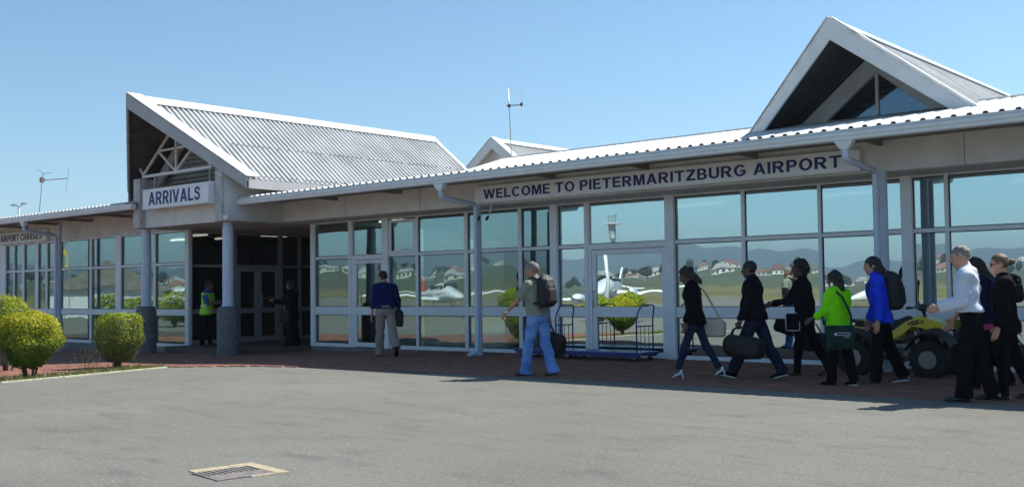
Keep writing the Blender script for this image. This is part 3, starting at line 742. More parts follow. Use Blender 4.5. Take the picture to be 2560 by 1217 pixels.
# louvre slats filling the gable
z = 3.68
while z < 5.95:
    hw = (6.21-.17-z-.08)/.79
    x0, x1 = max(-25.48, -23.95-hw), min(-22.08, -23.95+hw)
    if x1-x0 > .1:
        MB().hexa([(x0, 15.32, z), (x1, 15.32, z), (x1, 15.35, z), (x0, 15.35, z)], [(x0, 15.355, z+.10), (x1, 15.355, z+.10), (x1, 15.385, z+.10), (x0, 15.385, z+.10)]).build('gable_slat', 'slat', T)
    z += .118
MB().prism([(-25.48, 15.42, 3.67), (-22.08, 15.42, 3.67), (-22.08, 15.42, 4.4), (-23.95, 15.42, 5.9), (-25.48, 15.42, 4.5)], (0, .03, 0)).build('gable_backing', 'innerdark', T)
tr = MB().bar((-25.55, 14.66, 4.45), (-22.35, 14.66, 4.45), .06, .07).build('truss', 'fascia2', T)
for p, q in (((-23.95, 4.49), (-23.95, 5.62)), ((-25.52, 4.50), (-24.08, 5.60)), ((-22.38, 4.50), (-23.82, 5.60)), ((-23.98, 4.50), (-24.78, 5.05)), ((-23.92, 4.50), (-23.12, 5.05)), ((-24.72, 5.06), (-23.18, 5.06)), ((-25.52, 4.50), (-25.72, 4.72))):
    MB().bar((p[0], 14.66, p[1]), (q[0], 14.66, q[1]), .045, .055, up=(0, 1, 0)).build('truss_member', 'fascia2', tr)
MB().bar((-25.75, 15.12, 4.15), (-24.05, 15.12, 5.62), .10, .24, up=(0, 0, 1)).build('rafter', 'fascia', T)
MB().bar((-22.15, 15.12, 4.15), (-23.85, 15.12, 5.62), .10, .24, up=(0, 0, 1)).build('rafter', 'fascia', T)
# floodlight wedge under the fin, and wall lamp
MB().hexa([(-21.77, 14.58, 3.115), (-21.62, 14.58, 3.115), (-21.60, 14.72, 3.115), (-21.77, 14.72, 3.115)], [(-21.77, 14.56, 3.23), (-21.53, 14.56, 3.23), (-21.53, 14.74, 3.23), (-21.77, 14.74, 3.23)]).build('wall_light', 'cap', T, bevel=.006)
# columns
for (x, y) in ((-22.14, 14.96), (-25.93, 14.98)):
    o = MB().lathe([(.265, -.2), (.265, .93), (.25, .95), (.215, 1.05), (.15, 1.06)], (x, y, 0), 28).build('column_pedestal', 'ped', T); smooth_angle(o)
    o2 = MB().lathe([(.15, 1.055), (.15, 1.09), (.132, 1.10), (.130, 2.98), (.115, 2.985), (.115, 3.1)], (x, y, 0), 28).build('column', 'pipe', T); smooth_angle(o2)
for (a, z, w, h) in ((3.75, .62, .07, .16), (3.7, .38, .05, .09), (3.85, -.05, .06, .06), (4.6, .22, .1, .02)):
    cx_, cy_ = -22.14+.268*math.cos(a), 14.96+.268*math.sin(a)
    t = Vector((-math.sin(a), math.cos(a), 0)); pts = []
    for k in range(9):
        b = 2*math.pi*k/9; rr = rnd.uniform(.7, 1.1); pts.append(Vector((cx_, cy_, z))+t*(w*.5*rr*math.cos(b))+Vector((0, 0, h*.5*rr*math.sin(b))))
    MB().prism(pts, Vector((math.cos(a), math.sin(a), 0))*.004).build('paint_chip', 'chip', T)
# dormer gable over the right wing
DX = -7.47
DA = Vector((DX, 16.75, 5.766)); DR = Vector((DX+2.087, 17.76, 4.067)); DL = Vector((DX-2.087, 17.76, 4.067))
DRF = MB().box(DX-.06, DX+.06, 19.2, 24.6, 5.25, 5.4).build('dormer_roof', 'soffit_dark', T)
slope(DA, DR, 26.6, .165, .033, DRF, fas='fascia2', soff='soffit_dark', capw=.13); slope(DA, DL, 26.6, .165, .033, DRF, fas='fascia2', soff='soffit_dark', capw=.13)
zb_ = 4.10; YG = 18.70
outer_h = (5.766-.14-zb_)/.815; inner_h = (5.20-zb_)/.815
for sgn in (-1, 1):
    MB().prism([(DX+sgn*inner_h, YG, zb_), (DX+sgn*outer_h, YG, zb_), (DX, YG, 5.62), (DX, YG, 5.20)], (0, .11, 0)).build('gable_frame', 'fascia2', DRF)
    MB().prism([(DX+sgn*.02, YG+.04, zb_), (DX+sgn*(inner_h-.012), YG+.04, zb_), (DX+sgn*.02, YG+.04, 5.17)], (0, .01, 0)).build('pane', 'gableglass', DRF)
MB().box(DX-.028, DX+.028, YG+.01, YG+.06, zb_, 5.18).build('gable_mullion', 'fascia2', DRF)
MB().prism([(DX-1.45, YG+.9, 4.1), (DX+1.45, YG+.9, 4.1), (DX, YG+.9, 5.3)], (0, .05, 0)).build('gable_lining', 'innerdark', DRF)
for k in range(10):
    z = 4.12+k*.12; hw = max(.05, (5.34-z)/.815)
    MB().box(DX-hw, DX+hw, YG+.83, YG+.86, z, z+.09).build('ceiling_board', 'slat', DRF)
# small gable beyond the canopy
SA = Vector((-23.95, 26.6, 6.45)); SR = Vector((-21.9, 26.6, 4.85)); SLf = Vector((-26.0, 26.6, 4.85))
SRF = MB().prism([(-25.8, 26.95, 4.0), (-22.1, 26.95, 4.0), (-22.1, 26.95, 4.82), (-23.95, 26.95, 6.28), (-25.8, 26.95, 4.82)], (0, .1, 0)).build('rear_gable', 'paint', T)
slope(SA, SR+Vector((0, .02, 0)), 33, .155, .034, SRF, soff='soffit_wht', fas='fascia2', capw=.15); slope(SA, SLf+Vector((0, .02, 0)), 33, .155, .034, SRF, soff='soffit_wht', fas='fascia2', capw=.15)
MB().box(-26.2, -21.6, 26.9, 33, 3.2, 4.6).build('rear_block', 'paint', T)

# ---------------------------------------------------------------- signs
S = thing('sign_board', 'long white sign reading WELCOME TO PIETERMARITZBURG AIRPORT under the eaves', 'sign', (-10.9, 16.2, 3.16))
MB().box(-15.04, -6.76, 16.17, 16.25, 3.175, 3.515).build('panel', 'signw', S, bevel=.006)
lettering('lettering', 'WELCOME TO PIETERMARITZBURG AIRPORT', 'signtxt', -14.79, -7.06, 16.163, 3.245, .195, S)
MB().box(-15.05, -6.75, 16.165, 16.255, 3.16, 3.1745).build('bottom_trim', 'cap', S)
for k in range(12): MB().box(-14.8+k*.7, -14.775+k*.7, 16.158, 16.1648, 3.162, 3.172).build('rivet', 'steel', S)
S = thing('sign_board', 'white box sign reading ARRIVALS hung in the canopy gable', 'sign', (-23.5, 14.4, 3.54))
MB().box(-25.06, -22.10, 14.38, 14.60, 3.54, 4.06).build('box', 'signw', S, bevel=.012)
lettering('lettering', 'ARRIVALS', 'signtxt', -24.78, -22.44, 14.373, 3.64, .33, S)
for x in (-25.08, -22.085): MB().box(x, x+.005, 14.37, 14.61, 3.53, 4.07).build('edge_trim', 'gutter', S)
MB().bar((-24.9, 14.62, 4.06), (-24.9, 14.62, 4.42), .03, .03).build('hanger', 'fascia', S); MB().bar((-22.4, 14.62, 4.06), (-22.4, 14.62, 4.42), .03, .03).build('hanger', 'fascia', S)
S = thing('sign_board', 'small white sign reading AIRPORT CHARGES above the left windows', 'sign', (-35.3, 15.85, 3.12))
MB().box(-37.4, -33.45, 15.82, 15.93, 3.125, 3.50).build('panel', 'signw', S, bevel=.006)
lettering('lettering', 'AIRPORT CHARGES', 'signtxt2', -36.75, -33.75, 15.813, 3.20, .22, S)
# ---------------------------------------------------------------- people: implicit bodies meshed with surface nets
def snet(f, lo, h):
    ins = f < 0
    a = [slice(0, -1), slice(1, None)]
    c = np.zeros(tuple(n-1 for n in f.shape), np.int8)
    for i in (0, 1):
        for j in (0, 1):
            for k in (0, 1): c += ins[a[i], a[j], a[k]]
    act = (c > 0) & (c < 8)
    if not act.any(): return np.zeros((0, 3)), np.zeros((0, 4), int)
    ids = -np.ones(act.shape, np.int64); ids[act] = np.arange(act.sum())
    I = np.argwhere(act)
    acc = np.zeros((len(I), 3)); cnt = np.zeros(len(I))
    cor = {(i, j, k): f[I[:, 0]+i, I[:, 1]+j, I[:, 2]+k] for i in (0, 1) for j in (0, 1) for k in (0, 1)}
    for ax in range(3):
        for u in (0, 1):
            for w in (0, 1):
                p = [0, 0, 0]; o = [x for x in range(3) if x != ax]; p[o[0]] = u; p[o[1]] = w
                q = list(p); q[ax] = 1
                va, vb = cor[tuple(p)], cor[tuple(q)]
                m = (va < 0) != (vb < 0)
                t = np.where(m, va/np.where(m, va-vb, 1), 0)
                pos = np.array(p, float)[None].repeat(len(I), 0); pos[:, ax] += t
                acc[m] += pos[m]; cnt[m] += 1
    V = (I+acc/cnt[:, None])*h+lo
    F = []
    for ax in range(3):
        o = [x for x in range(3) if x != ax]
        s0 = [slice(None)]*3; s1 = [slice(None)]*3
        s0[ax] = slice(0, -1); s1[ax] = slice(1, None)
        for x in o: s0[x] = slice(1, -1); s1[x] = slice(1, -1)
        A, B = ins[tuple(s0)], ins[tuple(s1)]
        E = np.argwhere(A != B)
        if not len(E): continue
        flip = A[E[:, 0], E[:, 1], E[:, 2]]
        base = E.copy()
        for x in o: base[:, x] += 1
        def cid(du, dw):
            q = base.copy(); q[:, o[0]] += du; q[:, o[1]] += dw; return ids[q[:, 0], q[:, 1], q[:, 2]]
        quad = np.stack([cid(-1, -1), cid(0, -1), cid(0, 0), cid(-1, 0)], 1)
        if ax == 1: flip = ~flip
        quad[~flip] = quad[~flip][:, ::-1]
        F.append(quad)
    return V, np.concatenate(F)
class SDF:
    """prims: ('c', a, b, ra, rb) round cone | ('e', centre, radii, 3x3 axes) ellipsoid | ('b', centre, half, axes, round) box"""
    def __init__(s, h=.014, k=.035, wr=0.0, seed=0, wf=(18., 40.)): s.p = []; s.h = h; s.k = k; s.clip = []; s.wr = wr; s.seed = seed; s.wf = wf
    def c(s, a, b, ra, rb=None, flat=False): s.p.append(('c', np.array(a, float), np.array(b, float), ra, ra if rb is None else rb, flat)); return s
    def e(s, c, r, ax=None): s.p.append(('e', np.array(c, float), np.array(r, float), np.eye(3) if ax is None else np.asarray(ax, float))); return s
    def b(s, c, hs, ax=None, rd=.02): s.p.append(('b', np.array(c, float), np.array(hs, float), np.eye(3) if ax is None else np.asarray(ax, float), rd)); return s
    def plane(s, pt, n): s.clip.append((np.array(pt, float), np.array(n, float))); return s      # keeps the side the normal points away from
    def mesh(s):
        bb = []
        for q in s.p:
            if q[0] == 'c': r = max(q[3], q[4]); bb.append((np.minimum(q[1], q[2])-r, np.maximum(q[1], q[2])+r))
            elif q[0] == 'e': r = q[2].max(); bb.append((q[1]-r, q[1]+r))
            else: r = np.linalg.norm(q[2]); bb.append((q[1]-r, q[1]+r))
        pad = s.k+3*s.h+s.wr
        lo = np.min([x[0] for x in bb], 0)-pad; hi = np.max([x[1] for x in bb], 0)+pad
        n = np.ceil((hi-lo)/s.h).astype(int)+1
        f = np.full(n, 1.0, np.float32)
        ax = [lo[i]+np.arange(n[i])*s.h for i in range(3)]
        for q, (l, u) in zip(s.p, bb):
            i0 = np.maximum(0, np.floor((l-pad-lo)/s.h).astype(int)); i1 = np.minimum(n, np.ceil((u+pad-lo)/s.h).astype(int)+1)
            sl = tuple(slice(i0[i], i1[i]) for i in range(3))
            X, Y, Z = np.meshgrid(ax[0][sl[0]], ax[1][sl[1]], ax[2][sl[2]], indexing='ij')
            if q[0] == 'c':
                a, b, ra, rb, flat = q[1:]; d = b-a; L = d@d+1e-12
                t = np.clip(((X-a[0])*d[0]+(Y-a[1])*d[1]+(Z-a[2])*d[2])/L, 0, 1)
                g = np.sqrt((X-a[0]-t*d[0])**2+(Y-a[1]-t*d[1])**2+(Z-a[2]-t*d[2])**2)-(ra+(rb-ra)*t)
                if flat:
                    dn = d/math.sqrt(L); g = np.maximum(g, (X-b[0])*dn[0]+(Y-b[1])*dn[1]+(Z-b[2])*dn[2])
            else:
                A = q[3]; x = X-q[1][0]; y = Y-q[1][1]; z = Z-q[1][2]
                u_ = x*A[0, 0]+y*A[0, 1]+z*A[0, 2]; v_ = x*A[1, 0]+y*A[1, 1]+z*A[1, 2]; w_ = x*A[2, 0]+y*A[2, 1]+z*A[2, 2]
                if q[0] == 'e':
                    r = q[2]; kk = np.sqrt((u_/r[0])**2+(v_/r[1])**2+(w_/r[2])**2); k2 = np.sqrt((u_/r[0]**2)**2+(v_/r[1]**2)**2+(w_/r[2]**2)**2)+1e-9
                    g = kk*(kk-1)/k2
                else:
                    hs, rd = q[2]-q[4], q[4]
                    a_, b_, c_ = np.abs(u_)-hs[0], np.abs(v_)-hs[1], np.abs(w_)-hs[2]
                    g = np.sqrt(np.maximum(a_, 0)**2+np.maximum(b_, 0)**2+np.maximum(c_, 0)**2)+np.minimum(np.maximum(a_, np.maximum(b_, c_)), 0)-rd
            cur = f[sl]
            f[sl] = np.minimum(g, cur)-s.k*.25*np.maximum(0, 1-np.abs(g-cur)/s.k)**2
        X, Y, Z = np.meshgrid(*ax, indexing='ij', sparse=True)
        if s.wr:
            rg = np.random.RandomState(s.seed); w = 0
            for fr in np.linspace(s.wf[0], s.wf[1], 5):
                d = rg.normal(size=3); d[2] *= 1.4; d /= np.linalg.norm(d); ph = rg.uniform(0, 6.28); d2 = rg.normal(size=3)*5
                w = w+np.sin(fr*(X*d[0]+Y*d[1]+Z*d[2])+ph+1.3*np.sin(X*d2[0]+Y*d2[1]+Z*d2[2]))
            f = f+(s.wr*w/2.2).astype(np.float32)
        for pt, nn in s.clip:
            f = np.maximum(f, ((X-pt[0])*nn[0]+(Y-pt[1])*nn[1]+(Z-pt[2])*nn[2]).astype(np.float32))
        return snet(f, lo, s.h)
def merge(ms):
    V, F, n = [], [], 0
    for v, f in ms:
        if len(v) == 0: continue
        V.append(v); F.append(f+n); n += len(v)
    return np.concatenate(V), np.concatenate(F)
def rotx(a): c, s = math.cos(a), math.sin(a); return np.array([[1, 0, 0], [0, c, -s], [0, s, c]])
def roty(a): c, s = math.cos(a), math.sin(a); return np.array([[c, 0, s], [0, 1, 0], [-s, 0, c]])
def rotz(a): c, s = math.cos(a), math.sin(a); return np.array([[c, -s, 0], [s, c, 0], [0, 0, 1]])
V3 = lambda *a: np.array(a, float)
def fk(p):
    s = p['H']/1.75; d = R
    J = {'s': s}
    wq = p.get('wide', 1.0)
    P = V3(0, 0, 0)
    Tm = rotz(d(p.get('twist', 0)))@rotx(-d(p.get('lean', 3)))
    J['T'] = Tm
    J['pel'] = P; J['waist'] = P+Tm@V3(0, .0, .14)*s; J['chest'] = P+Tm@V3(0, .005, .36)*s; J['neck'] = P+Tm@V3(0, -.005, .535)*s
    Hm = Tm@rotz(d(p.get('hyaw', 0)))@rotx(-d(p.get('hpitch', 0)))@roty(d(p.get('hroll', 0)))
    J['Hm'] = Hm; J['head'] = J['neck']+Tm@V3(0, .012, .05)*s+Hm@V3(0, .02, .105)*s
    for sd, sg in (('L', -1), ('R', 1)):
        fl, kn, ab, ft = p['leg'+sd]
        hip = V3(sg*.088*s*wq, 0, -.03*s)
        th = roty(-sg*d(ab))@rotx(d(fl))@V3(0, 0, -1)
        sh = roty(-sg*d(ab)*.6)@rotx(d(fl-kn))@V3(0, 0, -1)
        knee = hip+th*.43*s; ank = knee+sh*.415*s
        fd = rotx(d(ft))@V3(0, 1, 0); to = rotz(-sg*d(p.get('toe', 8)))
        fd = to@fd; fu = np.cross(to@V3(1, 0, 0), fd)
        J['hip'+sd], J['knee'+sd], J['ank'+sd] = hip, knee, ank
        J['fd'+sd], J['fu'+sd] = fd, fu
        J['heel'+sd] = ank-fd*.055*s-fu*.075*s; J['toe'+sd] = ank+fd*.185*s-fu*.075*s
        af, aa, el, tw = p['arm'+sd]
        shd = J['neck']+Tm@V3(sg*.175*wq, 0, -.075)*s
        Am = Tm@rotz(d(tw)*-sg)@roty(-sg*d(aa))@rotx(d(af))
        ua = Am@V3(0, 0, -1); fa = Am@rotx(d(el))@V3(0, 0, -1)
        J['sh'+sd] = shd; J['el'+sd] = shd+ua*.29*s; J['wr'+sd] = J['el'+sd]+fa*.245*s
        J['fa'+sd] = fa; J['Am'+sd] = Am@rotx(d(el))
    low = min(J[k][2] for k in ('heelL', 'toeL', 'heelR', 'toeR'))
    up = V3(0, 0, -low+p.get('rise', 0))
    for k in list(J):
        if isinstance(J[k], np.ndarray) and J[k].shape == (3,) and not k.startswith(('fd', 'fu', 'fa')): J[k] = J[k]+up
    return J
def torso(S, J, g, wide=1.0, deep=1.0, belly=0.0, lowz=-.02):
    s, Tm = J['s'], J['T']
    def seg(base, z, hx, r, y=0.0):
        c = J['pel']+Tm@V3(0, y, z)*s
        S.c(c-Tm@V3(hx, 0, 0)*s*wide, c+Tm@V3(hx, 0, 0)*s*wide, r*s*deep+g)
    seg(0, lowz, .065, .108); seg(0, .06, .068, .104); seg(0, .15, .066, .098, .01+belly*.3); seg(0, .24, .080, .103, .012+belly*.2); seg(0, .34, .088, .108, .012); seg(0, .42, .095, .095)
    if belly: S.e(J['pel']+Tm@V3(0, .05, .14)*s, (.13*s, .10*s+belly, .14*s))
    S.c(J['shL'], J['neck']+Tm@V3(-.03, -.01, -.03)*s, .058*s+g, .06*s+g); S.c(J['shR'], J['neck']+Tm@V3(.03, -.01, -.03)*s, .058*s+g, .06*s+g)
def arm(S, J, sd, g, upto=1.0, cuff=0.0, fat=1.0):
    s = J['s']
    if upto < .5:
        e = J['sh'+sd]+(J['el'+sd]-J['sh'+sd])*(upto*2); S.c(J['sh'+sd], e, .056*s*fat+g, .056*s*fat+g+cuff, True)
    else:
        S.c(J['sh'+sd], J['el'+sd], .054*s*fat+g, .042*s*fat+g)
        w = J['el'+sd]+(J['wr'+sd]-J['el'+sd])*((upto-.5)*2); S.c(J['el'+sd], w, .042*s*fat+g, .031*s*fat+g+cuff, upto >= .6)
def leg(S, J, sd, g, flare=0.0, fat=1.0, upto=1.0):
    s = J['s']; a = J['knee'+sd]+(J['ank'+sd]-J['knee'+sd])*upto
    S.c(J['hip'+sd], J['knee'+sd], .083*s*fat+g, .056*s*fat+g); S.c(J['knee'+sd], a, .055*s*fat+g, .040*s+g+flare, g > 0)
    m = J['knee'+sd]*.68+J['ank'+sd]*.32-V3(0, .012, 0)*s; S.c(J['knee'+sd], m, .05*s*fat+g, .055*s*fat+g)
def hand(J, sd, curl, s):
    S = SDF(h=.0058, k=.010); sg = -1 if sd == 'L' else 1
    w = J['wr'+sd]; A = J['Am'+sd]
    # hand frame: d along the fingers, n palm normal (towards the body), t towards the thumb (forward)
    d = A@V3(0, 0, -1); n = A@V3(-sg, 0, 0); t = A@V3(0, 1, 0)
    S.c(w-d*.03*s, w+d*.02*s, .026*s, .027*s)
    for i, (o, ln) in enumerate(((.028, .088), (.010, .093), (-.009, .088), (-.027, .078))):
        k0 = w+d*.015*s+t*o*.7*s; k1 = w+d*ln*s+t*o*s; S.c(k0, k1, .0145*s, .0125*s)
        L3 = np.array([.042, .028, .022])*(1.0, 1.1, 1.02, .82)[i]*s; q = k1; ang = 0
        for j in range(3):
            ang += R(curl*(0.75 if j == 0 else 1.0)); dd = d*math.cos(ang)+n*math.sin(ang); q2 = q+dd*L3[j]; S.c(q, q2, (.0102-.001*j)*s, (.0095-.001*j)*s); q = q2
    b = w+d*.03*s+t*.022*s+n*.008*s; m = b+(d*.55+t*.7+n*.35)*.045*s; e = m+(d*.85+t*.15+n*.5*(1 if curl > 40 else .4))*.034*s
    S.c(b, m, .0155*s, .012*s); S.c(m, e, .0115*s, .0095*s)
    return S.mesh()
def grip(J, sd): return J['wr'+sd]+J['fa'+sd]*.085*J['s']
def person(name, p, loc, rz, label, group=None):
    J = fk(p); s = J['s']
    root = thing('person', label, 'person', loc, R(rz), group)
    skin = p['skin']; fat = p.get('fat', 1.0); wide = p.get('wide', 1.0)
    # body
    B = SDF(h=.015, k=.03)
    torso(B, J, -.022, wide, .95)
    for sd in 'LR':
        arm(B, J, sd, -.006, fat=1.0); leg(B, J, sd, -.016)
        B.c(J['ank'+sd], J['heel'+sd]+J['fu'+sd]*.04*s, .032*s, .03*s); B.c(J['ank'+sd]-J['fu'+sd]*.03*s, J['toe'+sd]+J['fu'+sd]*.028*s-J['fd'+sd]*.05*s, .032*s, .018*s)
    B.c(J['neck']-J['T']@V3(0, 0, .04)*s, J['head']-J['Hm']@V3(0, .02, .06)*s, .058*s, .052*s)
    Hd = SDF(h=.0078, k=.022); X = J['Hm']; hc = J['head']; AX = X.T
    e = lambda c, r: Hd.e(hc+X@V3(*c)*s, np.array(r)*s, AX)
    e((0, -.012, .03), (.077, .097, .092)); e((0, .028, -.05), (.058, .062, .070)); e((0, .062, -.098), (.026, .022, .022)); e((0, .07, .03), (.056, .03, .03))
    Hd.c(hc+X@V3(0, .092, .012)*s, hc+X@V3(0, .113, -.026)*s, .009*s, .0145*s)
    e((0, .088, -.060), (.025, .012, .010)); e((.036, .07, -.022), (.022, .02, .02)); e((-.036, .07, -.022), (.022, .02, .02))
    for sg in (-1, 1): e((sg*.079, -.008, -.008), (.011, .024, .032))
    Hd.c(hc+X@V3(0, -.02, -.05)*s, J['neck'], .054*s, .058*s)
    V, F = merge([B.mesh(), Hd.mesh()]+[hand(J, sd, p.get('curl'+sd, 22), s) for sd in 'LR'])
    arrmesh('body', V, F, skin, root)
    ey = MB()
    for sg in (-1, 1):
        c = hc+X@V3(sg*.031, .083, .008)*s; ey.ball(tuple(c), .0105*s, 8, 6)
    ey.build('eyes', 'eye', root, smooth=True, local=True)
    if p.get('brow', True):
        br = MB()
        for sg in (-1, 1): br.tube([tuple(hc+X@V3(sg*.015, .096, .03)*s), tuple(hc+X@V3(sg*.032, .094, .036)*s), tuple(hc+X@V3(sg*.05, .082, .03)*s)], .005*s, 6)
        br.build('eyebrows', p['hairm'], root, local=True)
    # hair
    h = p['hair']; S = SDF(h=.0085, k=.02, wr=h.get('wr', .003)*1.3, seed=sum(map(ord, name)) % 1000, wf=h.get('wf', (60., 120.)))
    t = h.get('t', .012)
    S.e(hc+X@V3(0, -.016, .036)*s, np.array([.077+t, .096+t, .092+t])*s, AX)
    for q in h.get('extra', []):
        if q[0] == 'c': S.c(hc+X@V3(*q[1])*s, hc+X@V3(*q[2])*s, q[3]*s, q[4]*s)
        else: S.e(hc+X@V3(*q[1])*s, np.array(q[2])*s, AX)
    if h.get('face', True):
        nrm = X@V3(0, .80, -.60); S.plane(hc+X@V3(0, h.get('fy', .058-max(0, t-.010)*1.1), h.get('fz', .035))*s, nrm)
    if h.get('low') is not None: S.plane(hc+X@V3(0, 0, h['low'])*s, -X@V3(0, -.25, 1.0))
    v, f = S.mesh(); arrmesh('hair', v, f, p['hairm'], root)
    # trousers or skirt
    b = p.get('bottom', {})
    if b:
        S = SDF(h=.014, k=.03, wr=b.get('wr', .004), seed=(sum(map(ord, name))+3) % 1000, wf=(16, 34))
        g = b.get('g', .012)
        S.c(J['pel']-V3(.065*wide, 0, .02)*s, J['pel']+V3(.065*wide, 0, -.02)*s, .106*s+g*.6); S.c(J['pel']+V3(-.066*wide, 0, .07)*s, J['pel']+V3(.066*wide, 0, .07)*s, .103*s+g*.6)
        S.e(J['pel']+V3(0, -.05, -.03)*s, (.135*s*wide, .085*s, .10*s))
        for sd in 'LR': leg(S, J, sd, g, b.get('flare', .012), b.get('fat', 1.0), b.get('upto', 1.06))
        S.plane(J['pel']+V3(0, 0, b.get('top', .10))*s, J['T']@V3(0, 0, 1))
        v, f = S.mesh(); arrmesh(b.get('name', 'trousers'), v, f, b['m'], root)
    # top garments
    for t_ in p['tops']:
        S = SDF(h=.0135, k=.032, wr=t_.get('wr', .004), seed=(sum(map(ord, name))+t_.get('seed', 5)) % 1000, wf=t_.get('wf', (16, 36)))
        g = t_.get('g', .014); torso(S, J, g, wide*t_.get('w', 1.0), 1.0, p.get('belly', 0.0))
        hem = t_.get('hem', -.06)
        if hem < -.03:
            fl = t_.get('hemflare', .01)
            S.c(J['pel']+V3(-.07*wide, -.01, hem-.05)*s, J['pel']+V3(.07*wide, -.01, hem-.05)*s, .112*s+g+fl)
            S.c(J['pel']+V3(-.07*wide, -.01, hem*.5)*s, J['pel']+V3(.07*wide, -.01, hem*.5)*s, .11*s+g+fl*.5)
        if t_.get('arms', 1.0) > 0:
            for sd in 'LR': arm(S, J, sd, g*.85, t_.get('arms', 1.0), t_.get('cuff', .004), t_.get('afat', 1.0))
        if t_.get('collar'): S.c(J['neck']-J['T']@V3(0, 0, .03)*s, J['neck']+J['T']@V3(0, .004, t_['collar'])*s, .062*s+g*.3, .058*s+g*.3)
        for q in t_.get('extra', []): S.c(J['neck']+J['T']@V3(*q[0])*s, J['neck']+J['T']@V3(*q[1])*s, q[2]*s, q[3]*s)
        S.plane(J['pel']+V3(0, 0, hem)*s, -V3(0, 0, 1))
        if t_.get('maxz') is not None: S.plane(J['neck']+J['T']@V3(0, 0, t_['maxz'])*s, J['T']@V3(0, 0, 1))
        v, f = S.mesh(); arrmesh(t_['name'], v, f, t_['m'], root)
    # robe
    if p.get('robe'):
        S = SDF(h=.016, k=.06, wr=.008, seed=9, wf=(14, 30)); r = p['robe']
        S.c(J['pel']+V3(-.06, 0, .05)*s, J['pel']+V3(.06, 0, .05)*s, .12*s); S.c(J['pel'], V3(J['pel'][0], J['pel'][1]-.02, .06), .13*s, .20*s)
        S.c(V3(-.08, 0, .12), V3(.08, 0, .12), .15*s); S.plane(V3(0, 0, .03), V3(0, 0, -1))
        v, f = S.mesh(); arrmesh('skirt', v, f, r, root)
    # shoes
    sh = p.get('shoes', {'m': 'blackleather'})
    for sd in 'LR':
        fd, fu, hl, to = J['fd'+sd], J['fu'+sd], J['heel'+sd], J['toe'+sd]; rt = np.cross(fd, fu); AXs = np.stack([rt, fd, fu])
        S = SDF(h=.009, k=.02)
        if sh.get('heels'):
            S.c(hl+fu*.040*s+fd*.025*s, to+fu*.030*s-fd*.07*s, .034*s, .034*s); S.e(to+fu*.020*s-fd*.05*s, (.038*s, .075*s, .028*s), AXs); S.e(hl+fu*.05*s+fd*.02*s, (.034*s, .036*s, .05*s), AXs)
            S.plane(J['ank'+sd]-fu*.012*s+fd*.0*s, fu*.94+fd*.34); S.plane(hl+fu*.008*s, -fu)
            v, f = S.mesh()
            st = hl+fu*.03*s+fd*.006*s; gz_ = V3(st[0]-fd[0]*.02, st[1]-fd[1]*.02, st[2]-.105*s)
            ms = SDF(h=.0055, k=.005).c(st, gz_, .019*s, .008*s).mesh(); v, f = merge([(v, f), ms])
        else:
            S.c(hl+fu*.045*s+fd*.03*s, to+fu*.028*s-fd*.03*s, .040*s, .030*s); S.e(to+fu*.022*s-fd*.045*s, (.045*s, .072*s, .030*s), AXs); S.e(hl+fu*.04*s+fd*.03*s, (.038*s, .045*s, .05*s), AXs)
            S.c(J['ank'+sd]-fu*.02*s, J['ank'+sd]+fu*.015*s, .042*s); S.plane(J['ank'+sd]+fu*.02*s, fu); S.plane(hl+fu*.006*s, -fu)
            v, f = S.mesh()
        so = arrmesh('shoe', v, f, sh['m'], root)
        if sh.get('sole'):
            m_ = SDF(h=.008, k=.01).c(hl+fu*.004*s+fd*.03*s, to+fu*.004*s-fd*.05*s, .043*s, .045*s); m_.plane(hl+fu*.017*s, fu); m_.plane(hl-fu*.003*s, -fu)
            v, f = m_.mesh(); arrmesh('sole', v, f, sh['sole'], so)
    return root, J
def w2(root, q):                     # local point of a person -> world
    a = root.rotation_euler.z; l = root.location
    return Vector((l.x+q[0]*math.cos(a)-q[1]*math.sin(a), l.y+q[0]*math.sin(a)+q[1]*math.cos(a), l.z+q[2]))
def sdf_part(name, S, m, parent): v, f = S.mesh(); return arrmesh(name, v, f, m, parent)

M['skin'] = mat('light_skin', (0.52, 0.27, 0.185), 0.5, sss=0.08, noise=0.08, nscale=20)
M['skin2'] = mat('tanned_skin', (0.42, 0.205, 0.13), 0.5, sss=0.08, noise=0.1, nscale=20)
M['skind'] = mat('dark_skin', (0.10, 0.052, 0.034), 0.45, noise=0.1, nscale=20)
M['eye'] = mat('eye_dark', (0.03, 0.022, 0.02), 0.2)
M['hblack'] = mat('black_hair', (0.008, 0.007, 0.007), 0.55, bump=0.6, bscale=140)
M['hgrey'] = mat('grey_hair', (0.20, 0.175, 0.145), 0.6, noise=0.35, nscale=60, bump=0.6, bscale=160)
M['hblond'] = mat('dark_blond_hair', (0.13, 0.08, 0.04), 0.5, noise=0.3, nscale=40, bump=0.6, bscale=160)
M['hbrown'] = mat('brown_hair', (0.018, 0.010, 0.008), 0.5, bump=0.6, bscale=160)
def cloth(name, c, n=0.12, r=0.85): return mat(name, c, r, noise=n, nscale=14, bump=0.25, bscale=220, spec=0.06)
M['navy'] = cloth('navy_shirt_cloth', (0.008, 0.014, 0.085)); M['khaki'] = cloth('khaki_cloth', (0.30, 0.245, 0.225)); M['black'] = cloth('black_cloth', (0.006, 0.006, 0.007)); M['blackish'] = cloth('charcoal_cloth', (0.009, 0.009, 0.013))
M['olive'] = cloth('grey_olive_shirt', (0.23, 0.245, 0.20)); M['denim'] = mat('washed_denim', (0.07, 0.18, 0.50), 0.85, col2=(0.20, 0.36, 0.74), nscale=5, bump=0.3, bscale=200)
M['dkdenim'] = cloth('dark_denim', (0.022, 0.027, 0.06)); M['neon'] = cloth('neon_green_cloth', (0.22, 0.78, 0.01), .06); M['royal'] = cloth('royal_blue_fleece', (0.02, 0.06, 0.72), .08)
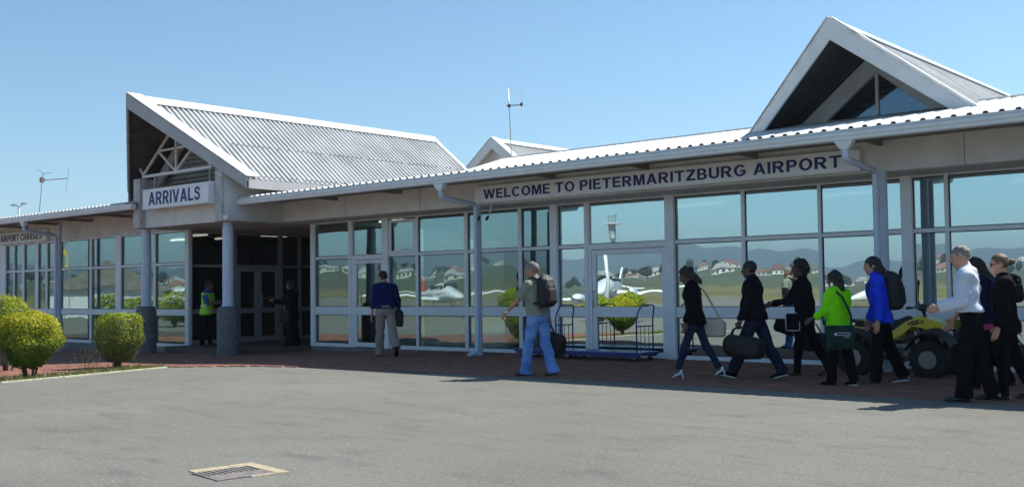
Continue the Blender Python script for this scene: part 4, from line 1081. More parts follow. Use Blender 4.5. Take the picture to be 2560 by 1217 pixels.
M['whitesh'] = cloth('white_blue_shirt', (0.62, 0.66, 0.78), .05); M['vest'] = cloth('hi_vis_vest', (0.42, 0.80, 0.05), .06); M['polo'] = cloth('blue_polo', (0.03, 0.13, 0.42)); M['reflect'] = mat('reflective_tape', (0.72, 0.75, 0.72), 0.3)
M['purple'] = cloth('plum_cloth', (0.10, 0.02, 0.06)); M['darknavy'] = cloth('dark_navy_jacket', (0.010, 0.012, 0.035))
M['blackleather'] = mat('black_leather', (0.012, 0.011, 0.011), 0.38, noise=0.2, nscale=20); M['whiteleather'] = mat('white_leather', (0.68, 0.72, 0.76), 0.35); M['beige'] = cloth('beige_canvas', (0.52, 0.46, 0.37)); M['brownlea'] = mat('brown_leather', (0.06, 0.03, 0.016), 0.45)
M['whiterub'] = mat('white_rubber', (0.7, 0.72, 0.74), 0.6); M['nylon'] = mat('black_nylon', (0.008, 0.008, 0.010), 0.65, bump=0.3, bscale=120, noise=.25, nscale=6); M['nylongrey'] = mat('grey_nylon', (0.05, 0.046, 0.045), 0.5, bump=0.3, bscale=120)
M['dkgreen'] = cloth('dark_green_canvas', (0.018, 0.048, 0.042)); M['paper'] = mat('white_paper', (0.8, 0.8, 0.82), 0.7); M['silver'] = mat('silver_metal', (0.7, 0.7, 0.72), 0.25, 1.0); M['pinkcl'] = cloth('pink_cloth', (0.45, 0.06, 0.16))

SHORT = {'t': .010, 'wr': .003}
def frame_box(S, c, hs, rz=0, rd=.04, rx=0): S.b(c, hs, (rotz(rz)@rotx(rx)).T, rd)
def tube_part(name, pts, r, m, parent, n=10, sm=True): return MB().tube([tuple(p) for p in pts], r, n).build(name, m, parent, smooth=sm, local=True)

# 1 security guard in hi-vis vest, at the entrance
root, J = person('guard', dict(H=1.72, skin='skind', hairm='hblack', lean=4, hpitch=14, legL=(4, 3, 3, 0), legR=(-3, 4, 3, 0), armL=(28, 6, 82, 0), armR=(24, 6, 76, 0), curlL=35, curlR=35,
    hair={'t': .03, 'wr': .008, 'extra': [('c', (0, -.11, .0), (0, -.10, -.09), .06, .045)]}, bottom={'m': 'black'},
    tops=[{'name': 'polo_shirt', 'm': 'polo', 'arms': .42, 'hem': .0, 'collar': .02}, {'name': 'hi_vis_vest', 'm': 'vest', 'arms': 0, 'g': .026, 'hem': -.10, 'maxz': -.045, 'w': .92}]),
    (-24.62, 15.98, -.02), -62, 'guard in a yellow hi-vis vest reading a paper by the entrance column')
for z in (-.02, .14):
    S = SDF(h=.012, k=.03, wr=.002); c = J['pel']+V3(0, .004, z)*J['s']; S.c(c-V3(.062, 0, 0), c+V3(.062, 0, 0), .139); S.plane(c+V3(0, 0, .022), V3(0, 0, 1)); S.plane(c-V3(0, 0, .022), V3(0, 0, -1)); sdf_part('reflective_band', S, 'reflect', root)
q = w2(root, grip(J, 'L')+V3(.06, .05, .06)); tag(MB().prism([(q.x-.02, q.y-.09, q.z-.12), (q.x-.02, q.y+.07, q.z-.12), (q.x+.05, q.y+.07, q.z+.10), (q.x+.05, q.y-.09, q.z+.10)], (.003, 0, 0)).build('paper_sheet', 'paper'), 'white paper slip held by the guard in the hi-vis vest', 'paper')
# 2 visitor in long black dress at the doors
root, J = person('blackdress', dict(H=1.70, skin='skin2', hairm='hblack', lean=2, hpitch=12, legL=(3, 3, 3, 0), legR=(-2, 3, 3, 0), armL=(34, 4, 70, 10), armR=(16, 8, 62, 0), robe='black',
    hair={'t': .022, 'wr': .005, 'extra': [('c', (0, -.07, 0), (0, -.10, -.30), .085, .09), ('c', (-.06, -.04, -.05), (-.07, -.06, -.28), .05, .05), ('c', (.06, -.04, -.05), (.07, -.06, -.28), .05, .05)]},
    tops=[{'name': 'black_coat', 'm': 'black', 'g': .024, 'hem': -.26, 'hemflare': .03, 'cuff': .02}]),
    (-22.5, 17.15, -.02), 104, 'woman in long black coat and skirt reading a paper at the entrance doors')
q = w2(root, grip(J, 'L')+V3(-.05, .08, .04)); tag(MB().prism([(q.x-.10, q.y-.1, q.z-.03), (q.x+.10, q.y-.1, q.z+.02), (q.x+.10, q.y+.06, q.z+.07), (q.x-.10, q.y+.06, q.z+.02)], (0, 0, .003)).build('paper_sheet', 'paper'), 'folded white paper held by the woman in the long black coat', 'paper')
bg = thing('shoulder_bag', 'black shoulder bag hanging beside the long black skirt at the doors', 'bag', w2(root, (-.27, .03, .62)), root.rotation_euler.z)
S = SDF(h=.014, k=.03, wr=.004); frame_box(S, (0, 0, .15), (.06, .16, .15), rd=.05); sdf_part('bag_body', S, 'nylon', bg)
tube_part('strap', [(0, -.13, .28), (.03, -.10, .55), (.09, -.02, .76), (.06, .06, .58), (0, .13, .28)], .012, 'nylon', bg)
# 3 man in navy shirt walking to the door
root, J = person('navyman', dict(H=1.80, skin='skin2', hairm='hblack', lean=7, hroll=-8, hyaw=18, hpitch=8, legL=(12, 6, 1, 0), legR=(-22, 24, 2, -52), armL=(4, 9, 14, 0), armR=(6, 16, 40, 0), wide=1.06,
    hair={'t': .011, 'wr': .003}, bottom={'m': 'khaki', 'g': .024, 'flare': .022, 'fat': 1.05, 'wr': .009, 'upto': 1.06}, shoes={'m': 'blackleather'},
    tops=[{'name': 'navy_shirt', 'm': 'navy', 'g': .022, 'hem': .045, 'collar': .03, 'wr': .010}]),
    (-16.55, 15.02, 0), 60, 'man in navy shirt and khaki trousers walking towards the glass door')
S = SDF(h=.012, k=.02); c = J['pel']+V3(0, 0, .055)*J['s']; S.c(c-V3(.07, 0, 0), c+V3(.07, 0, 0), .131); S.plane(c+V3(0, 0, .02), V3(0, 0, 1)); S.plane(c-V3(0, 0, .02), V3(0, 0, -1)); sdf_part('belt', S, 'blackleather', root)
bg = thing('shoulder_bag', 'black shoulder bag at the hip of the man in navy shirt', 'bag', w2(root, (.27, -.05, .62)), root.rotation_euler.z)
S = SDF(h=.013, k=.03, wr=.005); S.b((0, 0, .19), (.075, .15, .17), rotx(.12).T, .05); sdf_part('bag_body', S, 'nylon', bg)
tube_part('strap', [(0, -.12, .34), (-.06, -.10, .62), (-.12, .0, .86), (-.05, .09, .62), (0, .12, .34)], .014, 'nylon', bg)
# 4 man in jeans with backpack and duffel
root, J = person('jeansman', dict(H=1.79, skin='skin2', hairm='hgrey', lean=5, hyaw=22, hpitch=4, legL=(15, 7, 0, 0), legR=(-11, 8, 0, -8), armL=(34, 22, 12, 0), armR=(-2, 14, 10, 0), curlL=55, curlR=70, wide=1.05, belly=.02,
    hair={'t': .009, 'wr': .004, 'low': -.045}, bottom={'m': 'denim', 'g': .022, 'flare': .03, 'fat': 1.04, 'wr': .009, 'upto': 1.10}, shoes={'m': 'brownlea'},
    tops=[{'name': 'polo_shirt', 'm': 'olive', 'g': .018, 'hem': -.02, 'arms': .42, 'cuff': .012, 'collar': .03, 'wr': .009}]),
    (-10.68, 12.90, 0), 92, 'grey-haired man in faded blue jeans with black backpack and duffel bag')
def backpack(root, J, label, m1, m2, hs=(.155, .085, .23), drop=.0, patch=False):
    s = J['s']; T_ = J['T']; ctr = J['chest']+T_@V3(0, -.215, -.02-drop)*s
    bk = thing('backpack', label, 'backpack', w2(root, ctr-V3(0, 0, hs[2])), root.rotation_euler.z)
    o = ctr-V3(0, 0, hs[2])
    L = lambda q: J['chest']+T_@np.array(q)*s-o
    S = SDF(h=.013, k=.04, wr=.006, seed=4, wf=(18, 40)); S.b(L((0, -.205, -.03-drop)), (hs[0], hs[1], hs[2]), T_.T, .07); S.e(L((0, -.20, .14-drop)), (hs[0]*.85, hs[1]*.9, .12), T_.T); sdf_part('main_pack', S, m1, bk)
    S = SDF(h=.013, k=.03, wr=.005, seed=8); S.b(L((0, -.295, -.09-drop)), (hs[0]*.78, .05, hs[2]*.55), T_.T, .045); sdf_part('front_pocket', S, m1, bk)
    S = SDF(h=.011, k=.03, wr=.004); S.b(L((0, -.275, .09-drop)), (hs[0]*.72, .045, .095), (T_@rotx(-.2)).T, .04); sdf_part('top_flap', S, m2, bk)
    for sg in (-1, 1):
        pts = [L((sg*.09, -.13, .17-drop)), L((sg*.10, -.06, .215)), L((sg*.115, .05, .17)), L((sg*.13, .125, .04)), L((sg*.15, .09, -.10)), L((sg*.15, -.02, -.17)), L((sg*.14, -.14, -.20-drop))]
        tube_part('strap', pts, .022, m1, bk)
    tube_part('grab_handle', [L((-.04, -.16, .22-drop)), L((-.03, -.17, .26-drop)), L((.03, -.17, .26-drop)), L((.04, -.16, .22-drop))], .009, m2, bk)
    for sg in (-1, 1):
        c = L((sg*.06, -.325, .02-drop)); MB().box(c[0]-.008, c[0]+.008, c[1]-.012, c[1]+.01, c[2]-.05, c[2]+.05).build('webbing', m2, bk, local=True)
        MB().box(c[0]-.016, c[0]+.016, c[1]-.018, c[1]+.0, c[2]-.015, c[2]+.015).build('buckle', 'silver', bk, local=True)
    if patch:
        c = L((-.04, -.325, .10)); MB().box(c[0]-.026, c[0]+.026, c[1]-.010, c[1], c[2]-.026, c[2]+.026).build('emblem', 'paper', bk, local=True); MB().box(c[0]-.012, c[0]+.012, c[1]-.014, c[1]-.0105, c[2]-.010, c[2]+.016).build('emblem_mark', 'black', bk, local=True)
    return bk
backpack(root, J, 'black and grey backpack worn by the man in faded jeans', 'nylon', 'nylongrey')
# belt of skin and shirt shows; watch on left wrist
a = J['wrL']; MB().lathe([(.030, -.012), (.034, -.012), (.034, .012), (.030, .012)], tuple(a-J['faL']*.01), 14).build('watch', 'silver', root, local=True)
g4 = w2(root, grip(J, 'R'))
du = thing('duffel_bag', 'black holdall carried by the man in faded jeans', 'bag', (g4.x, g4.y, g4.z-.50), root.rotation_euler.z)
S = SDF(h=.015, k=.06, wr=.010, seed=3, wf=(14, 30)); S.b((.02, -.02, .20), (.12, .25, .17), (rotx(.28)).T, .10); sdf_part('bag_body', S, 'nylon', du)
tube_part('handle', [(-.04, -.12, .34), (-.03, -.05, .47), (0, 0, .50), (.02, .05, .47), (.03, .14, .40)], .014, 'nylon', du)
# 5 woman in white heels
root, J = person('heels', dict(H=1.62, skin='skind', hairm='hblack', lean=6, hpitch=20, legL=(21, 4, 1, -22), legR=(-20, 10, 1, -30), armL=(6, 5, 14, 0), armR=(-4, 6, 18, 0), rise=.0, wide=.93,
    hair={'t': .028, 'wr': .010, 'wf': (50, 90), 'extra': [('c', (0, -.08, .02), (0, -.11, -.17), .085, .075), ('c', (.06, -.05, -.02), (.055, -.07, -.16), .05, .05), ('c', (-.06, -.05, -.02), (-.055, -.07, -.16), .05, .05)]},
    bottom={'m': 'dkdenim', 'g': .006, 'flare': .004, 'upto': .95}, shoes={'m': 'whiteleather', 'heels': True},
    tops=[{'name': 'black_jacket', 'm': 'black', 'g': .024, 'hem': -.10, 'hemflare': .03, 'collar': .03, 'cuff': .012, 'wr': .010}]),
    (-8.22, 13.56, .02), 112, 'woman with curly black hair, dark jacket and white high-heeled shoes')
bg = thing('handbag', 'beige canvas handbag of the woman in white high heels', 'bag', w2(root, (.20, -.22, .60)), root.rotation_euler.z+.1)
S = SDF(h=.012, k=.04, wr=.005); S.b((0, 0, .13), (.075, .19, .12), None, .05); S.c((0, -.08, .22), (0, .08, .22), .06); sdf_part('bag_body', S, 'beige', bg)
tube_part('handle', [(.04, -.12, .23), (.03, -.04, .42), (-.01, .10, .68), (-.03, .16, .74), (.02, .17, .64), (.05, .15, .42), (.04, .13, .23)], .015, 'beige', bg)
MB().box(.078, .088, -.05, .02, .08, .17).build('bag_tag', 'blackish', bg, local=True)
# 6 man in dark jacket with duffel
root, J = person('darkman', dict(H=1.77, skin='skind', hairm='hblack', lean=4, legL=(24, 4, 1, 12), legR=(-22, 6, 1, -14), armL=(14, 8, 8, 0), armR=(6, 12, 12, 0), curlL=70, wide=1.08,
    hair={'t': .008, 'wr': .002}, bottom={'m': 'dkdenim', 'g': .020, 'flare': .022, 'upto': 1.04, 'wr': .009}, shoes={'m': 'black', 'sole': 'whiterub'},
    tops=[{'name': 'dark_jacket', 'm': 'blackish', 'g': .030, 'hem': -.05, 'hemflare': .01, 'collar': .05, 'cuff': .012, 'wr': .008}]),
    (-7.62, 14.26, 0), 104, 'man in dark jacket and white-soled sneakers carrying a black duffel')
g6 = w2(root, grip(J, 'L'))
du = thing('duffel_bag', 'black duffel carried by the man in white-soled sneakers', 'bag', (g6.x+.05, g6.y-.05, g6.z-.50), root.rotation_euler.z)
S = SDF(h=.015, k=.06, wr=.010, seed=13, wf=(14, 30)); S.b((0, -.05, .20), (.13, .30, .16), (rotx(.10)).T, .10); sdf_part('bag_body', S, 'nylon', du)
for sx in (-.05, .05): tube_part('handle', [(sx, -.16, .34), (sx*.6, -.08, .47), (0, .03, .50), (sx*.6, .10, .45), (sx, .14, .34)], .013, 'nylon', du)
# 7 woman in dark blazer
root, J = person('blazer', dict(H=1.74, skin='skind', hairm='hblack', lean=3, hyaw=10, legL=(10, 5, 1, 0), legR=(-16, 14, 1, -18), armL=(34, 14, 46, 0), armR=(-10, 12, 14, 0), curlR=70, wide=.96,
    hair={'t': .034, 'wr': .010, 'extra': [('c', (0, -.08, -.01), (0, -.07, -.07), .08, .06)]}, bottom={'m': 'black', 'g': .008, 'flare': .008}, shoes={'m': 'brownlea'},
    tops=[{'name': 'navy_blazer', 'm': 'blackish', 'g': .020, 'hem': -.10, 'hemflare': .012, 'collar': .02, 'cuff': .006, 'wr': .009}]),
    (-7.22, 15.06, 0), 100, 'woman in dark fitted blazer and black trousers beside the duffel man')
g7 = w2(root, grip(J, 'R'))
bg = thing('handbag', 'black handbag held by the woman in the dark blazer', 'bag', (g7.x, g7.y, g7.z-.46), root.rotation_euler.z+.2)
S = SDF(h=.014, k=.05, wr=.008, seed=21); S.b((.0, -.02, .17), (.09, .19, .15), rotx(.15).T, .08); sdf_part('bag_body', S, 'nylon', bg)
tube_part('handle', [(0, -.13, .29), (0, -.06, .43), (0, .03, .45), (0, .12, .33)], .012, 'nylon', bg)
tc7 = thing('tablet_case', 'dark tablet case with a pale edge at the hip of the blazer woman', 'case', w2(root, (-.185, .13, .70)), root.rotation_euler.z+.25)
S = SDF(h=.008, k=.01); S.b((0, 0, .13), (.012, .10, .13), None, .010); sdf_part('case', S, 'blackish', tc7)
pts = []
for cx_, cz_, a0 in ((.075, .235, 0), (-.075, .235, 90), (-.075, .025, 180), (.075, .025, 270)):
    for k in range(4): a = R(a0+30*k); pts.append((-.012, cx_+.026*math.cos(a), cz_+.026*math.sin(a)))
pts.append(pts[0]); tube_part('piping', pts, .006, 'paper', tc7, 6)
# 8 woman in neon green
root, J = person('green', dict(H=1.545, skin='skind', hairm='hblack', lean=3, hyaw=12, hpitch=6, legL=(8, 6, 2, 0), legR=(-8, 6, 2, -4), armL=(20, 12, 46, 0), armR=(10, 10, 20, 0), wide=1.04,
    hair={'t': .024, 'wr': .005, 'extra': [('c', (0, -.06, .0), (0, -.085, -.15), .085, .07), ('c', (.05, -.05, -.1), (.06, -.09, -.38), .02, .012)]}, bottom={'m': 'black', 'g': .016, 'flare': .016}, shoes={'m': 'black', 'sole': 'whiterub'},
    tops=[{'name': 'neon_green_top', 'm': 'neon', 'g': .022, 'hem': -.10, 'hemflare': .03, 'arms': .78, 'cuff': .012, 'wr': .010}]),
    (-6.15, 13.88, 0), 74, 'short woman in neon green top with a dark green messenger bag')
ear = MB(); hc = J['head']
MB().lathe([(.022, -.002), (.026, -.002), (.026, .002), (.022, .002)], tuple(hc+J['Hm']@V3(-.085, .0, -.06)), 16, 'x').build('hoop_earring', 'silver', root, local=True)
bg = thing('messenger_bag', 'dark green messenger bag with white emblem on the neon green woman', 'bag', w2(root, (-.20, -.17, .50)), root.rotation_euler.z-.35)
S = SDF(h=.012, k=.02, wr=.004); S.b((0, 0, .17), (.185, .055, .16), rotz(0).T, .035); sdf_part('bag_body', S, 'dkgreen', bg)
S = SDF(h=.010, k=.02, wr=.003); S.b((0, -.052, .20), (.188, .016, .135), None, .014); sdf_part('flap', S, 'dkgreen', bg)
def in_frame(o, q):
    a = -o.rotation_euler.z; d = q-o.location; return (d.x*math.cos(a)-d.y*math.sin(a), d.x*math.sin(a)+d.y*math.cos(a), d.z)
bl = lambda q: in_frame(bg, w2(root, np.array(q)))
tube_part('strap', [(.17, -.01, .30), bl((.03, -.175, .95)), bl((-.03, -.165, 1.08)), bl((-.09, -.13, 1.22)), bl((-.11, -.05, 1.285)), bl((-.10, .06, 1.22))], .015, 'dkgreen', bg)
tube_part('strap', [(-.17, .02, .30), bl((-.30, .02, .86)), bl((-.20, .12, 1.0)), bl((-.12, .11, 1.14)), bl((-.10, .06, 1.22))], .013, 'dkgreen', bg)
em = MB(); em.tube([(-.10, -.071, .235), (.10, -.071, .235)], .004, 6); em.tube([(-.10, -.071, .205), (.10, -.071, .205)], .004, 6); em.tube([(.10, -.071, .205), (.12, -.071, .22), (.10, -.071, .235)], .004, 6); em.tube([(-.10, -.071, .205), (-.12, -.071, .22), (-.10, -.071, .235)], .004, 6)
em.build('emblem', 'paper', bg, local=True)
MB().lathe([(.010, -.003), (.017, -.003), (.017, .003), (.010, .003)], (-.105, -.072, .22), 12, 'y').build('emblem', 'paper', bg, local=True)
MB().bar((.03, -.071, .18), (.11, -.071, .18), .004, .008).build('emblem', 'paper', bg, local=True)
# 9 woman in blue jacket with backpack
root, J = person('bluejacket', dict(H=1.755, skin='skin', hairm='hbrown', lean=6, hyaw=4, hpitch=2, legL=(10, 6, 2, 0), legR=(-14, 10, 2, -8), armL=(4, 10, 10, 0), armR=(8, 10, 16, 0),
    hair={'t': .012, 'wr': .004, 'fy': .062, 'fz': .030, 'extra': [('c', (0, -.06, .0), (0, -.11, -.14), .075, .075), ('c', (.05, -.04, -.04), (.06, -.06, -.15), .045, .05), ('c', (-.055, -.035, -.04), (-.06, -.05, -.15), .045, .05)]},
    bottom={'m': 'black', 'g': .020, 'flare': .02}, shoes={'m': 'nylongrey', 'sole': 'whiterub'},
    tops=[{'name': 'blue_jacket', 'm': 'royal', 'g': .030, 'hem': -.10, 'hemflare': .016, 'collar': .04, 'cuff': .012, 'wr': .010}, {'name': 'hood', 'm': 'hbrown', 'arms': 0, 'g': .0, 'hem': .5, 'extra': [((-.09, -.11, .0), (.09, -.11, .0), .055, .055)], 'wr': .008}]),
    (-5.78, 14.42, 0), 116, 'dark-haired woman in bright blue jacket wearing a large black backpack')
backpack(root, J, 'large black backpack with a small white emblem on the blue jacket', 'nylon', 'nylon', (.17, .105, .25), .02, True)
# 10 man in white shirt
root, J = person('whiteshirt', dict(H=1.80, skin='skin', hairm='hgrey', lean=5, hyaw=8, hpitch=6, legL=(9, 5, 2, 0), legR=(-9, 8, 2, -8), armL=(14, 10, 66, 0), armR=(10, 10, 30, 0), curlL=60, wide=1.08, belly=.03,
    hair={'t': .006, 'wr': .003, 'low': -.03}, bottom={'m': 'black', 'g': .024, 'flare': .026, 'fat': 1.06, 'wr': .009, 'top': .11, 'upto': 1.06}, shoes={'m': 'blackleather'},
    tops=[{'name': 'white_shirt', 'm': 'whitesh', 'g': .028, 'hem': .055, 'collar': .045, 'cuff': .010, 'wr': .010, 'wf': (22, 46), 'afat': 1.12}]),
    (-4.08, 12.84, 0), 104, 'balding man in white long-sleeved shirt and black trousers striding left')
# 11 blonde woman in black blazer
root, J = person('blonde', dict(H=1.70, skin='skin', hairm='hblond', lean=3, hyaw=4, hpitch=4, legL=(8, 6, 1, 0), legR=(-12, 14, 1, -14), armL=(8, 6, 14, 0), armR=(-6, 10, 10, 0), curlR=70, wide=.95,
    hair={'t': .008, 'wr': .003, 'fy': .05, 'fz': .045, 'low': -.04, 'extra': [('e', (0, -.138, .02), (.040, .044, .040)), ('c', (0, -.15, .02), (.0, -.178, .01), .022, .012)]}, bottom={'m': 'black', 'g': .012, 'flare': .012}, shoes={'m': 'blackleather'},
    tops=[{'name': 'black_blazer', 'm': 'black', 'g': .022, 'hem': -.13, 'hemflare': .016, 'collar': .015, 'cuff': .008, 'wr': .009}]),
    (-3.80, 13.22, 0), 112, 'blonde woman with a bun and sunglasses in black blazer at the right edge')
X = J['Hm']; hc = J['head']; sg_ = MB()
for sg in (-1, 1): sg_.ball(tuple(hc+X@V3(sg*.032, .088, .008)), (.024, .012, .020), 12, 8)
sg_.build('sunglasses', 'blackleather', root, smooth=True, local=True)
for sg in (-1, 1): tube_part('sunglasses_arm', [hc+X@V3(sg*.055, .082, .012), hc+X@V3(sg*.08, .03, .014), hc+X@V3(sg*.085, -.02, .01)], .004, 'blackleather', root, 6)
g11 = w2(root, grip(J, 'R'))
bg = thing('handbag', 'black handbag carried by the blonde woman at the right edge', 'bag', (g11.x+.03, g11.y, g11.z-.40), root.rotation_euler.z)
S = SDF(h=.013, k=.04, wr=.005); S.b((0, -.06, .13), (.08, .18, .13), None, .06); sdf_part('bag_body', S, 'nylon', bg)
for sx in (-.035, .035): tube_part('handle', [(sx, -.14, .25), (sx*.5, -.06, .37), (0, 0, .40), (sx*.5, .02, .36), (sx, .04, .25)], .009, 'nylon', bg)
# 12 traveller mostly hidden behind the white shirt
root, J = person('hidden', dict(H=1.70, skin='skin2', hairm='hblack', lean=6, hpitch=6, legL=(14, 8, 2, 0), legR=(-14, 12, 2, -12), armL=(6, 8, 18, 0), armR=(0, 8, 14, 0), curlR=60,
    hair={'t': .020, 'wr': .005, 'extra': [('c', (0, -.06, 0), (0, -.12, -.20), .08, .08)]}, bottom={'m': 'black', 'g': .016},
    tops=[{'name': 'dark_jacket', 'm': 'darknavy', 'g': .028, 'hem': -.06, 'cuff': .012, 'wr': .010}, {'name': 'pink_top', 'm': 'pinkcl', 'arms': 0, 'g': .018, 'hem': -.14}]),
    (-4.42, 14.45, 0), 108, 'dark-haired traveller in navy jacket partly hidden behind the white-shirted man')
# ---------------------------------------------------------------- quad bike
M['yellow'] = mat('yellow_plastic', (0.74, 0.56, 0.03), 0.35, noise=.06, nscale=6, coat=.3); M['tyre'] = mat('tyre_rubber', (0.014, 0.014, 0.014), 0.8, bump=.3, bscale=80); M['rim'] = mat('grey_alloy_rim', (0.28, 0.28, 0.27), 0.4, .8); M['blackpl'] = mat('black_plastic', (0.018, 0.018, 0.019), 0.5, noise=.2, nscale=10); M['engine'] = mat('engine_alloy', (0.20, 0.19, 0.19), 0.45, .7, noise=.3, nscale=12); M['lamp'] = mat('headlamp_glass', (0.6, 0.62, 0.65), 0.1)
Q = thing('quad_bike', 'yellow and black quad bike parked against the window wall', 'quad bike', (-6.12, 16.02, 0), 0)
def wheel(x, y):
    w = MB().lathe([(.12, -.085), (.20, -.105), (.255, -.10), (.272, -.08), (.276, 0), (.272, .08), (.255, .10), (.20, .105), (.12, .085)], (x, y, .276), 30, 'y').build('wheel', 'tyre', Q, local=True); smooth_angle(w, 40)
    tb = MB()
    for k in range(22):
        a = 2*math.pi*k/22
        for j, yy in enumerate((-.07, 0, .07)):
            b = a+(.14 if j == 1 else 0); c = Vector((x+.279*math.cos(b), y+yy, .276+.279*math.sin(b)))
            tb.bar(c-Vector((math.cos(b), 0, math.sin(b)))*.006, c+Vector((math.cos(b), 0, math.sin(b)))*.010, .042, .03, up=(0, 1, 0))
    o = tb.build('tread', 'tyre', w, local=True); o['kind'] = 'stuff'
    sg = -1 if y < 0 else 1
    o = MB().lathe([(.03, .0), (.125, .0), (.13, .03), (.118, .05), (.09, .03), (.05, .045), (.02, .06)], (x, y+(-.10 if sg < 0 else .05), .276), 24, 'y').build('rim', 'rim', w, local=True); smooth_angle(o, 40)
    r = MB().lathe([(.095, -.006), (.130, -.006), (.133, .006), (.098, .006)], (x, y+sg*.108, .276), 24, 'y').build('rim', 'rim', w, local=True)
    for k in range(5):
        a = 2*math.pi*k/5; r2 = MB().bar((x+.02*math.cos(a), y+sg*.09, .276+.02*math.sin(a)), (x+.11*math.cos(a), y+sg*.104, .276+.11*math.sin(a)), .03, .014, up=(0, 1, 0)).build('spoke', 'rim', w, local=True)
for x in (-.56, .56):
    for y in (-.40, .40): wheel(x, y)
def qtube(name, pts, r=.016, m='blackpl'): return MB().tube(pts, r, 10).build(name, m, Q, smooth=True, local=True)
for y in (-.12, .12): qtube('frame_rail', [(-.62, y, .46), (-.30, y, .52), (.0, y, .50), (.35, y, .62), (.55, y, .60)]); qtube('frame_rail', [(-.45, y, .30), (0, y, .22), (.40, y, .28), (.55, y, .45)])
qtube('axle', [(-.56, -.38, .276), (-.56, .38, .276)], .022)
for y in (-1, 1):
    for z in (.24, .36): qtube('suspension_arm', [(.40, y*.12, z+.04), (.56, y*.33, z)], .013)
    qtube('shock_absorber', [(.48, y*.16, .66), (.54, y*.30, .33)], .028, 'engine')
S = SDF(h=.014, k=.03); S.b((.02, 0, .38), (.17, .11, .12), None, .03); S.c((.06, 0, .42), (.14, 0, .60), .07, .06); S.e((-.06, -.14, .34), (.11, .04, .10)); sdf_part('engine', S, 'engine', Q)
for k in range(6): MB().box(.03, .19, -.095, .095, .47+.022*k, .478+.022*k).build('cooling_fin', 'engine', Q, local=True)
qtube('exhaust', [(.18, -.10, .50), (.12, -.17, .40), (-.20, -.18, .46), (-.40, -.16, .56)], .022, 'engine'); qtube('silencer', [(-.38, -.17, .56), (-.72, -.17, .63)], .055, 'blackpl')
S = SDF(h=.014, k=.05); S.b((-.30, 0, .72), (.40, .13, .055), rotx(0).T@roty(.06).T, .05); S.c((-.05, 0, .74), (.12, 0, .82), .09, .08); sdf_part('seat', S, 'blackpl', Q)
# yellow bodywork: tank side panels, front and rear mudguards
for sg in (-1, 1):
    prof = [(-.16, .60), (-.02, .70), (.16, .82), (.34, .90), (.50, .86), (.58, .74), (.50, .66), (.38, .72), (.24, .74), (.10, .62), (-.06, .52), (-.16, .54)]
    poly = [(x, sg*.17, z) for x, z in prof]
    o = MB().prism(poly, (0, sg*.05, 0)).build('side_panel', 'yellow', Q, local=True, bevel=.015)
    for (x, z, w, a) in ((.20, .79, .05, .5), (.26, .815, .07, .35), (.33, .83, .05, .3), (.28, .785, .12, .28), (.40, .825, .05, .2)):
        MB().bar((x-w*.5*math.cos(a), sg*.224, z-w*.5*math.sin(a)), (x+w*.5*math.cos(a), sg*.224, z+w*.5*math.sin(a)), .006, .022, up=(0, 0, 1)).build('decal', 'blackpl', o, local=True)
    MB().bar((.22, sg*.2245, .765), (.40, sg*.2245, .80), .006, .010).build('decal', 'purple', o, local=True)
    def guard(name, x0, sgx, m):
        g = MB(); n = 10
        for i in range(n+1):
            a = R(20+130*i/n); xx = x0-math.cos(a)*.36*sgx; zz = .30+math.sin(a)*.40
            for yy, dz in ((sg*.20, .03), (sg*.36, .02), (sg*.54, -.03)): g.v.append((xx, yy, zz+dz)); g.v.append((xx, yy, zz+dz-.014))
        for i in range(n):
            for j in range(2):
                a = i*6+j*2; b = a+6
                g.f += [(a, a+2, b+2, b), (a+1, b+1, b+3, a+3)]
            g.f += [(i*6, i*6+6, i*6+7, i*6+1), (i*6+4, i*6+5, i*6+11, i*6+10)]
        g.f += [(0, 1, 3, 2), (2, 3, 5, 4), (n*6, n*6+2, n*6+3, n*6+1), (n*6+2, n*6+4, n*6+5, n*6+3)]
        o = g.build(name, m, Q, local=True); smooth_angle(o, 50)
    guard('front_mudguard', .58, 1, 'blackpl'); guard('rear_mudguard', -.56, -1, 'blackpl')
    MB().prism([(-.82, sg*.20, .66), (-.62, sg*.20, .74), (-.42, sg*.20, .72), (-.46, sg*.20, .64), (-.66, sg*.20, .62)], (0, sg*.12, 0)).build('rear_panel', 'yellow', Q, local=True, bevel=.012)
MB().prism([(.34, -.17, .90), (.62, -.17, .82), (.74, -.17, .70), (.60, -.17, .68), (.42, -.17, .74)], (0, .34, 0)).build('nose_cowl', 'yellow', Q, local=True, bevel=.02)
for y in (-.09, .09): MB().lathe([(.0, 0), (.05, 0), (.055, .03), (.04, .04)], (.70, y, .755), 16, 'x').build('headlight', 'lamp', Q, smooth=True, local=True)
qtube('steering_column', [(.42, 0, .66), (.34, 0, .98)], .025); qtube('handlebar', [(.24, -.40, 1.02), (.30, -.22, 1.03), (.33, -.06, .98), (.33, .06, .98), (.30, .22, 1.03), (.24, .40, 1.02)], .013)
for y in (-.35, .35): qtube('grip', [(.25, y-.06, 1.021), (.262, y+.05, 1.024)], .020, 'tyre'); qtube('brake_lever', [(.30, y*.7, 1.03), (.31, y*1.1, 1.0)], .006, 'engine')
S = SDF(h=.012, k=.03); S.b((.36, 0, 1.02), (.06, .09, .05), roty(.4).T, .03); sdf_part('instrument_pod', S, 'blackpl', Q)
qtube('front_bumper', [(.62, -.22, .40), (.84, -.20, .45), (.86, -.18, .66), (.86, .18, .66), (.84, .20, .45), (.62, .22, .40)]); qtube('rear_rack', [(-.50, -.2, .80), (-.84, -.2, .81), (-.84, .2, .81), (-.50, .2, .80)], .012)
for y in (-.1, 0, .1): qtube('rack_bar', [(-.50, y, .80), (-.84, y, .81)], .008)
